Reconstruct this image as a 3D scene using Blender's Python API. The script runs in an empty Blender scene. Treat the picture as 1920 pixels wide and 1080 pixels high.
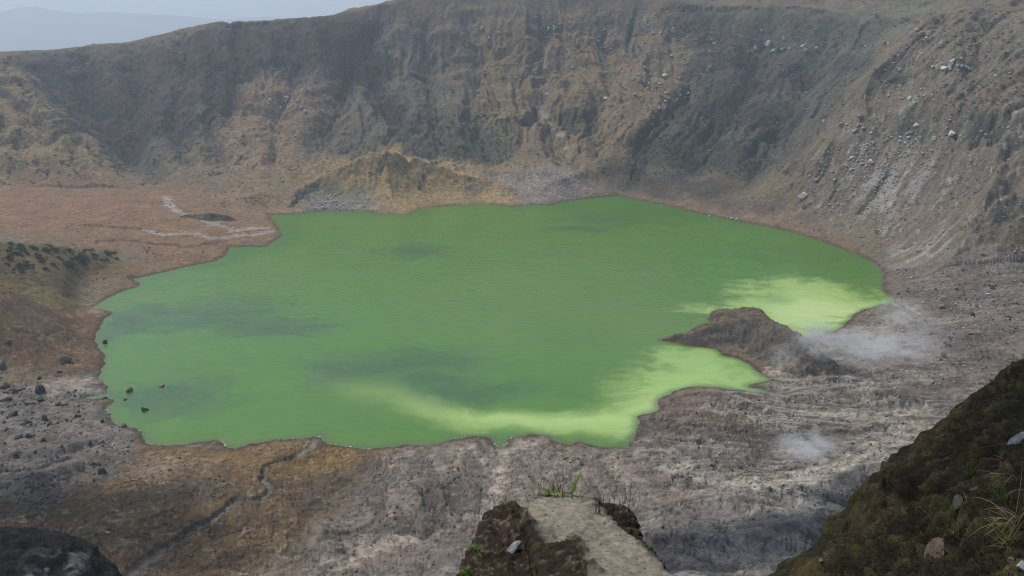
import bpy, math, random, bmesh
import numpy as np
from mathutils import Vector, Matrix, Euler

random.seed(7)
rng = np.random.default_rng(11)
scene = bpy.context.scene
COL = scene.collection
R = math.radians

# ------------------------------------------------------------------ camera
W_PX, H_PX, F_PX = 1920.0, 1080.0, 1536.0
CAM_Z = 130.0
PITCH = math.atan((540 - 60) / F_PX)
cp, sp = math.cos(PITCH), math.sin(PITCH)
cam_d = bpy.data.cameras.new('camera')
cam_d.lens = 36.0 * F_PX / W_PX
cam_d.sensor_width = 36.0
cam_d.clip_start = 0.1
cam_d.clip_end = 30000
cam = bpy.data.objects.new('camera', cam_d)
COL.objects.link(cam)
cam.location = (0, 0, CAM_Z)
cam.rotation_euler = (math.pi / 2 - PITCH, 0, 0)
scene.camera = cam


def ray(u, v):
    """direction with unit depth along the optical axis (photo pixels 1920x1080)"""
    a = (u - 960.0) / F_PX
    b = (540.0 - v) / F_PX
    return np.array([a, cp + b * sp, -sp + b * cp])


def P(u, v, d):
    return Vector(np.array([0, 0, CAM_Z]) + ray(u, v) * d)


def azt(u, v):
    d = ray(u, v)
    return math.atan2(d[0], d[1]), d[2] / math.hypot(d[0], d[1])


def at_z(u, v, z=0.0):
    d = ray(u, v)
    t = (z - CAM_Z) / d[2]
    return (d[0] * t, d[1] * t)


# ------------------------------------------------------------------ noise
def _perm(seed):
    return np.random.default_rng(seed).permutation(256).astype(np.int32)


def perlin2(x, y, seed=0):
    p = _perm(seed)
    xi = np.floor(x).astype(np.int32); yi = np.floor(y).astype(np.int32)
    xf = (x - xi).astype(np.float32); yf = (y - yi).astype(np.float32)
    ang = (np.arange(256) * (2 * math.pi / 256)).astype(np.float32)
    gx, gy = np.cos(ang), np.sin(ang)
    u = xf * xf * xf * (xf * (xf * 6 - 15) + 10); v = yf * yf * yf * (yf * (yf * 6 - 15) + 10)

    def g(ix, iy, fx, fy):
        h = p[(p[ix & 255] + iy) & 255]
        return gx[h] * fx + gy[h] * fy
    a = g(xi, yi, xf, yf); b = g(xi + 1, yi, xf - 1, yf)
    c = g(xi, yi + 1, xf, yf - 1); d = g(xi + 1, yi + 1, xf - 1, yf - 1)
    ab = a + u * (b - a); cd = c + u * (d - c)
    return (ab + v * (cd - ab)) * 1.5


def fbm(x, y, octv=4, gain=0.5, seed=0, lac=2.03):
    s = 0.0; a = 1.0; n = 0.0
    for i in range(octv):
        s = s + a * perlin2(x, y, seed + i * 17)
        n += a; a *= gain; x = x * lac + 13.7; y = y * lac + 7.3
    return s / n


def ridged(x, y, octv=4, gain=0.5, seed=0, lac=2.1):
    s = 0.0; a = 1.0; n = 0.0
    for i in range(octv):
        s = s + a * (1 - 2 * np.abs(perlin2(x, y, seed + i * 19)))
        n += a; a *= gain; x = x * lac + 5.1; y = y * lac + 3.3
    return s / n


def perlin3(x, y, z, seed=0):
    p = _perm(seed)
    gr = np.random.default_rng(seed + 5).normal(size=(256, 3)); gr /= np.linalg.norm(gr, axis=1)[:, None]
    xi, yi, zi = (np.floor(q).astype(np.int32) for q in (x, y, z))
    xf, yf, zf = x - xi, y - yi, z - zi
    f = lambda t: t * t * t * (t * (t * 6 - 15) + 10)
    u, v, w = f(xf), f(yf), f(zf)
    out = 0
    for dx in (0, 1):
        for dy in (0, 1):
            for dz in (0, 1):
                h = p[(p[(p[(xi + dx) & 255] + yi + dy) & 255] + zi + dz) & 255]
                g = gr[h]
                val = g[..., 0] * (xf - dx) + g[..., 1] * (yf - dy) + g[..., 2] * (zf - dz)
                out = out + val * (u if dx else 1 - u) * (v if dy else 1 - v) * (w if dz else 1 - w)
    return out * 1.5


def fbm3(co, scale, octv=3, gain=0.5, seed=0):
    s = 0; a = 1.0; n = 0
    c = co * scale
    for i in range(octv):
        s = s + a * perlin3(c[..., 0], c[..., 1], c[..., 2], seed + i * 13)
        n += a; a *= gain; c = c * 2.1 + 4.7
    return s / n


def sstep(a, b, x):
    t = np.clip((x - a) / (b - a), 0, 1)
    return t * t * (3 - 2 * t)


def seg_dist(x, y, pts, closed, vals=None):
    """distance to a polyline; for closed ones negative inside. vals: value carried along the line"""
    best = np.full(x.shape, 1e9, np.float32); val = np.zeros(x.shape, np.float32) if vals is not None else None
    ins = np.zeros(x.shape, bool)
    n = len(pts)
    for i in range(n if closed else n - 1):
        x0, y0 = pts[i]; x1, y1 = pts[(i + 1) % n]
        dx, dy = x1 - x0, y1 - y0
        L = dx * dx + dy * dy + 1e-9
        t = np.clip(((x - x0) * dx + (y - y0) * dy) / L, 0, 1)
        d = (x - x0 - t * dx) ** 2 + (y - y0 - t * dy) ** 2
        if vals is not None:
            m = d < best
            val = np.where(m, vals[i] + t * (vals[(i + 1) % n] - vals[i]), val)
        best = np.minimum(best, d)
        if closed:
            c = ((y0 > y) != (y1 > y)) & (x < (x1 - x0) * (y - y0) / (y1 - y0 + 1e-12) + x0)
            ins ^= c
    best = np.sqrt(best)
    if closed:
        best = np.where(ins, -best, best)
    return (best, val) if vals is not None else best


def blur1(a, sig, axis):
    r = int(sig * 3)
    k = np.exp(-0.5 * (np.arange(-r, r + 1) / sig) ** 2); k /= k.sum()
    pad = [(0, 0), (0, 0)]; pad[axis] = (r, r)
    b = np.pad(a, pad, mode='edge')
    out = np.zeros_like(a)
    for i, w in enumerate(k):
        sl = [slice(None), slice(None)]; sl[axis] = slice(i, i + a.shape[axis])
        out += w * b[tuple(sl)]
    return out


def bil(raster, fx, fy):
    """bilinear sample raster[iy, ix]"""
    fx = np.clip(fx, 0, raster.shape[1] - 1.001); fy = np.clip(fy, 0, raster.shape[0] - 1.001)
    ix = fx.astype(np.int32); iy = fy.astype(np.int32)
    tx = fx - ix; ty = fy - iy
    return (raster[iy, ix] * (1 - tx) + raster[iy, ix + 1] * tx) * (1 - ty) + (raster[iy + 1, ix] * (1 - tx) + raster[iy + 1, ix + 1] * tx) * ty


# ------------------------------------------------------------------ object helpers
def tag(o, label=None, cat=None, group=None, kind=None):
    if label: o['label'] = label
    if cat: o['category'] = cat
    if group: o['group'] = group
    if kind: o['kind'] = kind
    return o


def mesh_from(name, verts, faces, mat=None, smooth=True, attrs=None):
    me = bpy.data.meshes.new(name)
    verts = np.asarray(verts, np.float32)
    me.vertices.add(len(verts)); me.vertices.foreach_set('co', verts.ravel())
    if isinstance(faces, np.ndarray):
        n, k = faces.shape
        me.loops.add(n * k); me.loops.foreach_set('vertex_index', faces.ravel().astype(np.int32))
        me.polygons.add(n)
        me.polygons.foreach_set('loop_start', np.arange(0, n * k, k, dtype=np.int32))
    else:
        me.from_pydata([], [], []) if False else None
        flat = [i for f in faces for i in f]
        st = np.cumsum([0] + [len(f) for f in faces])[:-1]
        me.loops.add(len(flat)); me.loops.foreach_set('vertex_index', np.array(flat, np.int32))
        me.polygons.add(len(faces)); me.polygons.foreach_set('loop_start', st.astype(np.int32))
    me.update(calc_edges=True)
    me.validate()
    if smooth:
        me.polygons.foreach_set('use_smooth', np.ones(len(me.polygons), bool))
    for k, arr in (attrs or {}).items():
        at = me.attributes.new(k, 'FLOAT_COLOR', 'POINT')
        c = np.ones((len(verts), 4), np.float32); c[:, :3] = arr
        at.data.foreach_set('color', c.ravel())
    if mat: me.materials.append(mat)
    return me


def add(name, me, parent=None):
    o = bpy.data.objects.new(name, me)
    COL.objects.link(o)
    if parent is not None: o.parent = parent
    return o


# ------------------------------------------------------------------ materials
def new_mat(name):
    m = bpy.data.materials.new(name); m.use_nodes = True
    nt = m.node_tree; nt.nodes.clear()
    out = nt.nodes.new('ShaderNodeOutputMaterial')
    return m, nt, out


def noise_node(nt, scale, detail=4, rough=0.6, coord='Position', stretch=None):
    if coord == 'Position':
        g = nt.nodes.new('ShaderNodeNewGeometry'); src = g.outputs['Position']
    else:
        g = nt.nodes.new('ShaderNodeTexCoord'); src = g.outputs['Object']
    if stretch:
        mp = nt.nodes.new('ShaderNodeMapping'); mp.inputs['Scale'].default_value = stretch[:3]
        if len(stretch) > 3: mp.inputs['Rotation'].default_value = (0, 0, stretch[3])
        nt.links.new(src, mp.inputs['Vector']); src = mp.outputs['Vector']
    n = nt.nodes.new('ShaderNodeTexNoise')
    n.inputs['Scale'].default_value = scale; n.inputs['Detail'].default_value = detail; n.inputs['Roughness'].default_value = rough
    nt.links.new(src, n.inputs['Vector'])
    return n.outputs['Fac']


def mixc(nt, fac, a, b, mode='MIX'):
    m = nt.nodes.new('ShaderNodeMix'); m.data_type = 'RGBA'; m.blend_type = mode
    for sock, val in ((m.inputs[0], fac), (m.inputs[6], a), (m.inputs[7], b)):
        if isinstance(val, (int, float)): sock.default_value = val
        elif isinstance(val, tuple): sock.default_value = (*val[:3], 1)
        else: nt.links.new(val, sock)
    return m.outputs[2]


def mapr(nt, val, a, b, c, d):
    m = nt.nodes.new('ShaderNodeMapRange')
    nt.links.new(val, m.inputs[0])
    for i, q in enumerate((a, b, c, d)): m.inputs[i + 1].default_value = q
    return m.outputs[0]


def scale_col(nt, col, fac):
    m = nt.nodes.new('ShaderNodeVectorMath'); m.operation = 'SCALE'
    nt.links.new(col, m.inputs[0]); nt.links.new(fac, m.inputs['Scale'])
    return m.outputs[0]


def bsdf(nt, out, col, rough=0.9, spec=0.2, bumps=()):
    b = nt.nodes.new('ShaderNodeBsdfPrincipled')
    if isinstance(col, tuple): b.inputs['Base Color'].default_value = (*col, 1)
    else: nt.links.new(col, b.inputs['Base Color'])
    b.inputs['Roughness'].default_value = rough
    b.inputs['Specular IOR Level'].default_value = spec
    prev = None
    for h, strength, dist in bumps:
        bp = nt.nodes.new('ShaderNodeBump'); bp.inputs['Strength'].default_value = strength; bp.inputs['Distance'].default_value = dist
        nt.links.new(h, bp.inputs['Height'])
        if prev is not None: nt.links.new(prev, bp.inputs['Normal'])
        prev = bp.outputs['Normal']
    if prev is not None: nt.links.new(prev, b.inputs['Normal'])
    nt.links.new(b.outputs[0], out.inputs['Surface'])
    return b


def attr_mat(name, rough=0.95, spec=0.15, fine=((0.6, 0.65, 1.35), (0.12, 0.8, 1.2)), bumps=((0.5, 0.5, 0.6), (2.5, 0.4, 0.15)), coord='Position'):
    m, nt, out = new_mat(name)
    a = nt.nodes.new('ShaderNodeAttribute'); a.attribute_name = 'albedo'
    c = a.outputs['Color']
    for sc, lo, hi in fine:
        n = noise_node(nt, sc, 5, 0.65, coord)
        c = scale_col(nt, c, mapr(nt, n, 0.3, 0.7, lo, hi))
    bsdf(nt, out, c, rough, spec, [(noise_node(nt, s, 6, 0.65, coord), st, d) for s, st, d in bumps])
    return m


def flat_mat(name, c1, c2, scale=3.0, rough=0.9, spec=0.2, bump=None, coord='Object', lo=0.35, hi=0.65):
    m, nt, out = new_mat(name)
    n = noise_node(nt, scale, 5, 0.65, coord)
    c = mixc(nt, mapr(nt, n, lo, hi, 0, 1), c1, c2)
    bsdf(nt, out, c, rough, spec, [(noise_node(nt, bump[0], 6, 0.65, coord), bump[1], bump[2])] if bump else ())
    return m


#=== TERRAIN
LAKE_PX = [(505,403),(560,402),(610,395),(650,396),(690,397),(715,401),(770,403),(785,392),(810,388),(860,385),(905,382),(960,387),(1000,384),
 (1030,385),(1055,378),(1090,374),(1130,370),(1160,367),(1200,376),(1260,388),(1330,405),(1400,418),(1470,431),(1540,452),(1600,475),
 (1640,493),(1658,512),(1653,530),(1655,545),(1682,566),(1650,572),(1620,580),(1600,592),(1580,612),(1560,623),(1535,630),(1505,634),(1480,628),(1450,612),
 (1420,594),(1385,583),(1345,578),(1327,598),(1342,612),(1300,624),(1236,637),(1262,643),(1300,650),(1340,655),(1355,667),(1385,672),(1410,687),(1425,703),
 (1452,713),(1405,721),(1400,726),(1455,738),(1390,733),(1350,727),(1310,724),(1262,733),(1236,750),(1234,770),(1198,782),(1195,800),(1180,843),
 (1160,838),(1130,840),(1110,836),(1085,828),(1068,836),(1030,818),(1000,815),(960,822),(942,840),(930,836),(920,821),(890,817),(850,825),(800,836),
 (760,834),(700,841),(650,838),(615,836),(602,816),(560,822),(520,826),(470,833),(440,841),(400,826),(370,828),(310,839),(280,830),(265,810),(235,800),
 (208,790),(200,762),(210,748),(160,747),(196,738),(202,725),(185,712),(192,690),(197,670),(183,650),(180,630),(192,600),(212,585),(170,578),(200,560),
 (225,548),(262,535),(250,522),(330,505),(400,490),(424,480),(430,463),(500,463),(530,440),(520,425)]
LAKE = [at_z(*p) for p in LAKE_PX]

# rings: (u, v, r); F: (u, v, z)
F_R = [(-400,330,20),(-200,335,15),(0,345,14),(150,355,13),(300,352,13),(400,366,12),(480,376,9),(540,396,2.5),(620,394,2),(700,396,2),(770,401,1.5),(850,384,2),(960,384,2),
       (1050,372,4),(1130,364,4),(1200,368,4),(1300,390,2),(1400,408,3),(1500,424,4),(1580,440,6),(1660,478,9),(1720,497,12),(1800,502,14),(1950,492,17),(2200,480,20),(2500,470,25)]
C_R = [(-400,150,900),(-200,140,905),(0,133,905),(50,136,900),(90,176,865),(130,215,830),(200,280,785),(250,318,755),(300,300,745),(400,290,735),(520,270,740),(600,290,720),(660,325,672),(725,292,672),(780,318,668),(850,335,660),(930,354,655),
       (1000,345,675),(1100,300,720),(1200,290,735),(1300,320,712),(1400,345,665),(1460,335,640),(1490,312,640),(1550,245,650),(1620,165,665),(1700,78,690),(1735,55,690),(1800,150,600),(1900,170,575),(2200,160,560),(2500,160,550)]
G_R = [(-400,130,925),(-200,124,925),(0,122,925),(50,143,925),(90,185,895),(130,226,860),(200,292,815),(250,322,785),(300,240,800),(400,235,785),(520,220,790),(600,250,760),(660,300,715),(725,300,700),(780,300,705),(850,300,715),(930,310,720),
       (1000,270,750),(1100,230,775),(1200,215,790),(1300,235,775),(1400,280,725),(1460,305,705),(1490,325,675),(1550,258,695),(1620,178,715),(1700,84,735),(1735,50,735),(1800,60,660),(1900,70,640),(2200,60,620),(2500,60,610)]
W_R = [(-400,120,945),(-200,114,945),(0,108,945),(50,114,955),(130,150,930),(250,190,880),(400,130,850),(520,125,855),(700,140,860),(900,130,870),(1050,135,870),(1200,110,875),(1300,115,865),(1400,120,855),(1490,125,845),
       (1550,110,840),(1620,95,830),(1700,62,800),(1735,44,790),(1800,22,715),(1900,30,695),(2200,20,690),(2500,20,690)]
R_R = [(-400,110,975),(-200,104,975),(0,96,975),(50,92,985),(110,90,980),(165,80,972),(250,76,960),(300,63,955),(365,42,945),(420,36,940),(480,38,932),(545,34,925),(610,26,922),(660,18,925),(700,9,930),(740,0,935),(800,-14,940),(900,-28,950),(1050,-30,960),
       (1180,-20,960),(1270,-4,950),(1350,8,945),(1420,16,940),(1460,11,940),(1530,14,930),(1560,24,925),(1620,20,905),(1690,26,890),(1735,28,860),(1790,14,760),(1850,8,725),(1920,16,715),(2200,5,715),(2500,0,715)]
B_R = [(-400,140,1060),(0,128,1060),(300,100,1040),(600,60,1010),(740,30,1020),(900,10,1040),(1180,0,1060),(1290,-12,1080),(1400,-12,1090),(1500,-12,1090),(1600,-10,1090),(1700,-9,1080),(1755,-8,1060),(1790,2,1040),(1830,3,1010),(1862,-9,980),(1920,-6,960),(2200,-5,960),(2500,0,960)]
A_DEG, R_M = 0.2, 1.0
azr = np.radians(np.arange(-74, 74.01, A_DEG)); rr = np.arange(0, 1402.0, R_M)


def ring(tab, is_z=False):
    a, r, z = [], [], []
    for u, v, q in tab:
        az, t = azt(u, v)
        if is_z: rad = (q - CAM_Z) / t; zz = q
        else: rad = q; zz = CAM_Z + q * t
        a.append(az); r.append(rad); z.append(zz)
    return np.interp(azr, a, r), np.interp(azr, a, z)


rings = [ring(F_R, True)] + [ring(t) for t in (C_R, G_R, W_R, R_R, B_R)]
wallz = np.zeros((len(azr), len(rr)), np.float32); rimr = rings[4][0]
for i in range(len(azr)):
    rs = [k[0][i] for k in rings]; zs = [k[1][i] for k in rings]
    rs += [rs[-1] + 300, ]; zs += [zs[-1] - 130]
    wallz[i] = np.interp(rr, rs, zs)
wallz = blur1(wallz, 5, 1); wallz = blur1(wallz, 2.5, 0)
footr = blur1(rings[0][0][None, :], 3, 1)[0]; footz = blur1(rings[0][1][None, :], 3, 1)[0]
footr = footr + 26 * fbm(azr * 14, azr * 0 + 3.3, 3, .6, 15) * sstep(R(-12), R(-18), azr)

# final grid
az = np.unique(np.concatenate([np.arange(-72, -36, 0.5), np.arange(-36, 36, 0.056), np.arange(36, 72.1, 0.5)]))
az = np.radians(az)
rad = np.concatenate([np.geomspace(1.5, 55, 40, endpoint=False), np.arange(55, 155, 1.1), np.arange(155, 330, 0.5), np.arange(330, 560, 0.85),
                      np.arange(560, 1000, 0.75), np.arange(1000, 1400, 5), np.geomspace(1400, 13000, 48)])
NA, NR = len(az), len(rad)
AZ, RA = np.meshgrid(az.astype(np.float32), rad.astype(np.float32), indexing='ij')
X = RA * np.sin(AZ); Y = RA * np.cos(AZ)

# lake distance raster
LX0, LX1, LY0, LY1, LS = -420, 420, 130, 760, 1.0
gx, gy = np.meshgrid(np.arange(LX0, LX1, LS), np.arange(LY0, LY1, LS))
lake_sd = seg_dist(gx.astype(np.float32), gy.astype(np.float32), LAKE, True).astype(np.float32)


def lake_dist(x, y):
    s = bil(lake_sd, (x - LX0) / LS, (y - LY0) / LS)
    ox = np.maximum(np.maximum(LX0 - x, x - LX1), 0); oy = np.maximum(np.maximum(LY0 - y, y - LY1), 0)
    return s + np.hypot(ox, oy)


rag = fbm(X / 9, Y / 9, 3, 0.6, 3)
SD = lake_dist(X, Y) + rag * 2.2 * sstep(-12, 6, np.abs(X) * 0 + 5)
fa = (AZ - azr[0]) / R(A_DEG)
WZ = bil(wallz, RA / R_M, fa)
FR = np.interp(AZ[:, 0], azr, footr)[:, None]; FZ = np.interp(AZ[:, 0], azr, footz)[:, None]
RR_ = np.interp(AZ[:, 0], azr, rimr)[:, None]
sdp = np.maximum(SD, 0)
s = sdp / (sdp + np.maximum(FR - RA, 0) + 0.01)
flat = FZ * s + (1 - s) * np.minimum(0.06 * sdp + 0.25 * sstep(0, 1.5, sdp), 7)
land = np.where(RA < FR, flat, np.maximum(WZ, 0.3 * sstep(0, 2, sdp)))
Z = np.where(SD > 0, land, np.maximum(SD * 0.35, -4))


def ridge(pts, kf, kb, front=None):
    """pts (u, v, z): crest line unprojected at its own height; kf / kb slopes toward / away from the camera"""
    global Z
    w = [at_z(u, v, z) for u, v, z in pts]
    zs = [z for _, _, z in pts]
    d, zv = seg_dist(X, Y, w, False, zs)
    wa = [math.atan2(q[0], q[1]) for q in w]; wr = [math.hypot(*q) for q in w]
    o = np.argsort(wa)
    cr = np.interp(AZ[:, 0], np.array(wa)[o], np.array(wr)[o])[:, None]
    k = np.where(RA < cr, kf, kb)
    h = zv - d * k + ridged(X / 14, Y / 14, 3, 0.5, 41) * np.clip(d * 0.08, 0.2, 1.6)
    return h


def hit(u, v, rmin=60.0):
    a, t = azt(u, v)
    i = np.searchsorted(az, a) - 1
    f = (a - az[i]) / (az[i + 1] - az[i])
    zc_ = np.maximum(Z[i] * (1 - f) + Z[i + 1] * f, 0.0)
    dz = zc_ - (CAM_Z + t * rad)
    ok = np.nonzero((dz >= 0) & (rad > rmin))[0]
    j = int(ok[0]) if len(ok) else len(rad) - 1
    if j > 0:
        k = np.clip(-dz[j - 1] / (dz[j] - dz[j - 1] + 1e-9), 0, 1)
    else: k = 0
    r_ = rad[j - 1] + k * (rad[j] - rad[j - 1])
    return Vector((r_ * math.sin(a), r_ * math.cos(a), zc_[j - 1] + k * (zc_[j] - zc_[j - 1])))


def ridge2(pts, kf, kb):
    """the same, heights given above the ground that shows at that pixel"""
    return ridge([(u, v, hit(u, v).z + h) for u, v, h in pts], kf, kb)


def smax(a, b, k):
    h = np.clip(0.5 + 0.5 * (a - b) / k, 0, 1)
    return b + (a - b) * h + k * h * (1 - h)


landm = sstep(0, 5, SD)
# hummock at the left shore
h1 = ridge([(-250,448,46),(-150,445,38),(0,450,30),(90,457,22),(150,472,14),(198,497,6.5),(235,520,2.5),(260,534,.5)], 0.52, 0.3)
h2 = ridge([(70,538,13),(105,548,12),(135,565,6)], 0.45, 0.6)
Z = np.where(SD > 0, smax(Z, np.maximum(h1, h2) * landm, 1.0), Z)
hum_mask = sstep(-1, 3, np.maximum(h1, h2) - 2) * landm
ia, ib = np.searchsorted(az, R(-40)), np.searchsorted(az, R(-25)); ja, jb = np.searchsorted(rad, 335), np.searchsorted(rad, 490)
sub = Z[ia:ib, ja:jb]; sm = blur1(blur1(sub, 7, 0), 4, 1); kq = sstep(1.0, 4, SD[ia:ib, ja:jb])
Z[ia:ib, ja:jb] = sub * (1 - kq) + sm * kq
# lava tongue running into the lake
h3 = ridge([(1240,634,0.8),(1300,624,4),(1370,608,7.5),(1430,600,10),(1470,613,11),(1502,634,10.5),(1538,662,8),(1570,690,4)], 0.62, 0.22 + .75 * sstep(azt(1425, 600)[0], azt(1475, 610)[0], AZ))
h3 = h3 + (ridged(X / 9, Y / 9, 3, .55, 43) * .8 + ridged(X / 14, Y / 2.6 + X / 8, 3, .6, 44) * .5 - .5) * sstep(0, 4, h3)
tm = sstep(0, 3.5, SD)
Z = np.where(SD > 0, smax(Z, h3 * tm, 0.6), Z)
# low dark mounds behind it
mounds = []
for pts, kf, kb in [([(1385,740,1.0),(1440,737,2.6),(1520,736,3.6),(1600,728,4.2),(1670,738,4.0),(1715,750,2)], .75, .35), ([(1495,722,1.2),(1545,712,2.6),(1592,709,2.0)], .8, .4),
                    ([(1290,948,1.5),(1380,936,4),(1440,922,5),(1520,915,4),(1600,885,6),(1680,862,8)], .55, .3), ([(1262,738,1.5),(1300,733,3),(1350,742,3.5),(1430,768,2.5)], .35, .4),
                    ([(1480,880,2),(1550,868,3.5),(1620,850,4)], .6, .35), ([(1220,905,1.5),(1290,892,2.5),(1360,896,2)], .5, .3), ([(1580,690,1.5),(1650,694,2.5),(1720,700,2)], .6, .3),
                    ([(1180,1010,2),(1260,1000,4),(1340,1010,3)], .5, .3), ([(1400,1010,3),(1480,985,5),(1540,975,4)], .6, .3), ([(0,905,2),(60,890,3.5),(140,868,2)], .5, .3), ([(20,850,1.5),(100,838,2.5),(180,822,1)], .5, .3),
                    ([(560,955,1.2),(600,985,2),(620,1030,2)], .5, .4), ([(760,900,1),(790,940,1.8),(800,980,1.5)], .6, .5), ([(800,890,1),(830,925,1.6),(842,955,1.2)], .6, .5)]:
    h_ = ridge2(pts, kf, kb); mounds.append(h_)
for h_ in mounds: Z = np.where(SD > 0, smax(Z, h_ * landm, .5), Z)
h4, h5, h6 = mounds[0], mounds[1], mounds[2]
# little dark knolls on the flat at the left back shore
h10 = np.maximum(np.maximum(ridge([(725,280,43),(744,330,26),(766,388,6)], .46, .46), ridge([(725,280,43),(690,318,28),(645,346,16)], .5, .5)),
                 np.maximum(ridge([(790,308,33),(812,350,15),(830,378,5)], .55, .55), ridge([(862,322,24),(880,350,12),(900,374,5)], .55, .55)))
h10 = h10 + ridged(X / 8, Y / 8, 3, .55, 45) * 1.2
Z = np.where(SD > 0, smax(Z, h10 * sstep(0, 8, SD), 1.5), Z)
h8 = ridge([(350,402,9.5),(388,398,11.5),(425,404,9),(447,413,5)], 1.1, 0.35)
Z = np.where(SD > 0, smax(Z, h8 * landm, .8), Z)
# crater wall under the camera
zc = np.interp(rad, [0, 3, 8, 15, 25, 45, 70, 100, 135, 170, 205], [128.2, 127.0, 121.0, 112, 100, 80, 58, 37, 20, 8, -6]).astype(np.float32)[None, :]
zc = zc + fbm(X / 22, Y / 22, 3, 0.5, 77) * np.clip(RA / 12, 0, 5) - 0.0
Z = np.where(RA < 230, smax(Z, np.broadcast_to(zc, Z.shape), 3.0), Z)
# outside the rim: down to the plain
out = sstep(1300, 3000, RA)
Z = Z * (1 - out) + (-210 + fbm(X / 900, Y / 900, 3, 0.5, 5) * 40) * out

# erosion and roughness
wallw = sstep(6, 45, Z) * sstep(-5, 25, RA - FR)
rimfade = 1 - 0.75 * sstep(40, 5, np.abs(RA - RR_)) - 0.0
wx = fbm(X / 120, Y / 120, 3, 0.5, 21); wy = fbm(X / 120, Y / 120, 3, 0.5, 22)
gs = np.arctan2(X, Y - 430) * 400.0
RHO = np.hypot(X, Y - 430)
gul = ridged(gs / 84 + wx * 1.1, RHO / 260 + wy * 0.6, 4, 0.55, 31)
gul2 = ridged(gs / 21 + wx * 2.0, RHO / 75 + wy, 3, 0.55, 35)
big = fbm(X / 95, Y / 95, 4, 0.5, 51)
vn1 = perlin2(gs / 46 + wx * .7, RHO / 330 + wy * .5, 57) + .10 * fbm(X / 10, Y / 10, 3, .6, 58)
vn2 = perlin2(gs / 17 + wx * 1.2, RHO / 120 + wy * .7, 59) + .15 * fbm(X / 7, Y / 7, 3, .6, 60)
patchy = .25 + .75 * sstep(-.25, .35, fbm(X / 110, Y / 110, 3, .5, 62)); big2 = np.abs(fbm(X / 26, Y / 26, 4, .55, 63)) * 2
ch1 = sstep(.17, .0, np.abs(vn1)); ch2 = sstep(.2, .0, np.abs(vn2))
ledge = perlin2(Z / 13 + wx * 2.0, gs / 160 + wy, 53)
Z = Z + wallw * rimfade * (gul * 10.5 + gul2 * 2.4 + big * 6.0 - 2.5 - (ch1 * 4.5 + ch2 * 1.6) * patchy - big2 * 1.2 + np.sign(ledge) * np.minimum(np.abs(ledge) * 3, 1) * 1.3)
center_h = np.exp(-((AZ - azt(760, 340)[0]) / R(7.5)) ** 2) * sstep(0, 18, RA - FR) * sstep(105, 70, RA - FR)
hm = ridged(gs / 26 + wy, RHO / 60 + wx, 4, 0.55, 61)
Z = Z + center_h * (hm * 4.0 - 1.5)
GULLIES = [([(715,40),(692,75),(662,120),(640,190),(600,260)], 20, 11), ([(690,140),(722,195),(752,240),(800,285)], 18, 10), ([(800,50),(802,140),(818,210),(850,280)], 16, 8), ([(880,40),(905,110),(885,190),(900,260)], 15, 7),
 ([(1018,60),(1025,150),(1010,215),(1040,260),(1068,300)], 18, 8), ([(1300,150),(1225,240),(1192,335)], 16, 9), ([(1440,50),(1405,150),(1335,260),(1285,340)], 20, 10), ([(1560,50),(1510,160),(1440,280),(1400,350)], 20, 10),
 ([(440,50),(448,130),(400,220),(420,300)], 18, 9), ([(545,50),(562,130),(522,220),(510,300)], 16, 8), ([(255,100),(262,180),(242,260),(300,335)], 18, 9), ([(150,110),(172,200),(240,305)], 16, 8), ([(345,60),(350,140),(320,220),(350,300)], 16, 8),
 ([(1865,30),(1832,120),(1802,225)], 14, 8), ([(1765,240),(1705,330),(1640,420)], 12, 6), ([(1852,245),(1805,330),(1760,420)], 13, 7), ([(1905,265),(1862,370),(1815,455)], 13, 7), ([(1700,130),(1630,240),(1560,340)], 12, 5), ([(1130,60),(1150,140),(1110,215),(1120,280)], 16, 7), ([(40,200),(110,270),(180,335)], 10, 4), ([(0,230),(60,300),(90,335)], 9, 3.5)]
gull = np.zeros_like(Z)
for pts, w_, dep in GULLIES:
    wl = np.array([tuple(hit(u, v)[:2]) for u, v in pts]); x0, y0 = wl.min(0) - 40; x1, y1 = wl.max(0) + 40
    m = np.nonzero((X > x0) & (X < x1) & (Y > y0) & (Y < y1)); xs, ys = X[m], Y[m]
    d = seg_dist(xs + fbm(xs / 22, ys / 22, 4, .6, 161) * 13, ys + fbm(xs / 22, ys / 22, 4, .6, 163) * 13, [tuple(q) for q in wl], False)
    k = np.clip(1 - d / w_, 0, 1) ** 1.35
    gull[m] = np.maximum(gull[m], k * dep)
Z = Z - gull * sstep(6, 30, Z)
gw = landm * (1 - wallw) * sstep(150, 175, RA)
rough_f = fbm(X / 5.5, Y / 5.5, 4, 0.6, 71)
streak = ridged(X / 46 + wx * 1.5, Y / 7 + wy * 2.5 + X / 26, 5, 0.62, 73)
streak2 = ridged(X / 30 + wy * 1.5, Y / 4 + wx * 3 + X / 15, 4, 0.62, 75)
rills = ridged(X / 7 + wx * 3 + Y / 30, Y / 34 + wy * 2, 5, 0.6, 76)
asym = sstep(1050, 1350, 960 + F_PX * np.tan(AZ) / cp)      # rougher lava ground on the right of the lake
leftflat = sstep(-0.15, -0.25, AZ) * sstep(360, 430, RA)
Z = Z + gw * (1 - 0.8 * leftflat) * (rough_f * (0.30 + 0.25 * asym) + streak * (0.10 + 1.0 * asym) + streak2 * .45 * asym - rills * .55 * (1 - asym) * (1 - leftflat) + 0.3)
Z = Z + wallw * rimfade * (fbm(X / 6, Y / 6, 4, 0.62, 81) * 1.1 - np.abs(fbm(X / 3, Y / 3, 3, .6, 83)) * .6)
chan_g = np.abs(fbm(X / 16 + wy, Y / 16 + wx, 4, .6, 139)); Z = Z - sstep(.05, .0, chan_g) * gw * (1 - leftflat) * .45
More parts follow.
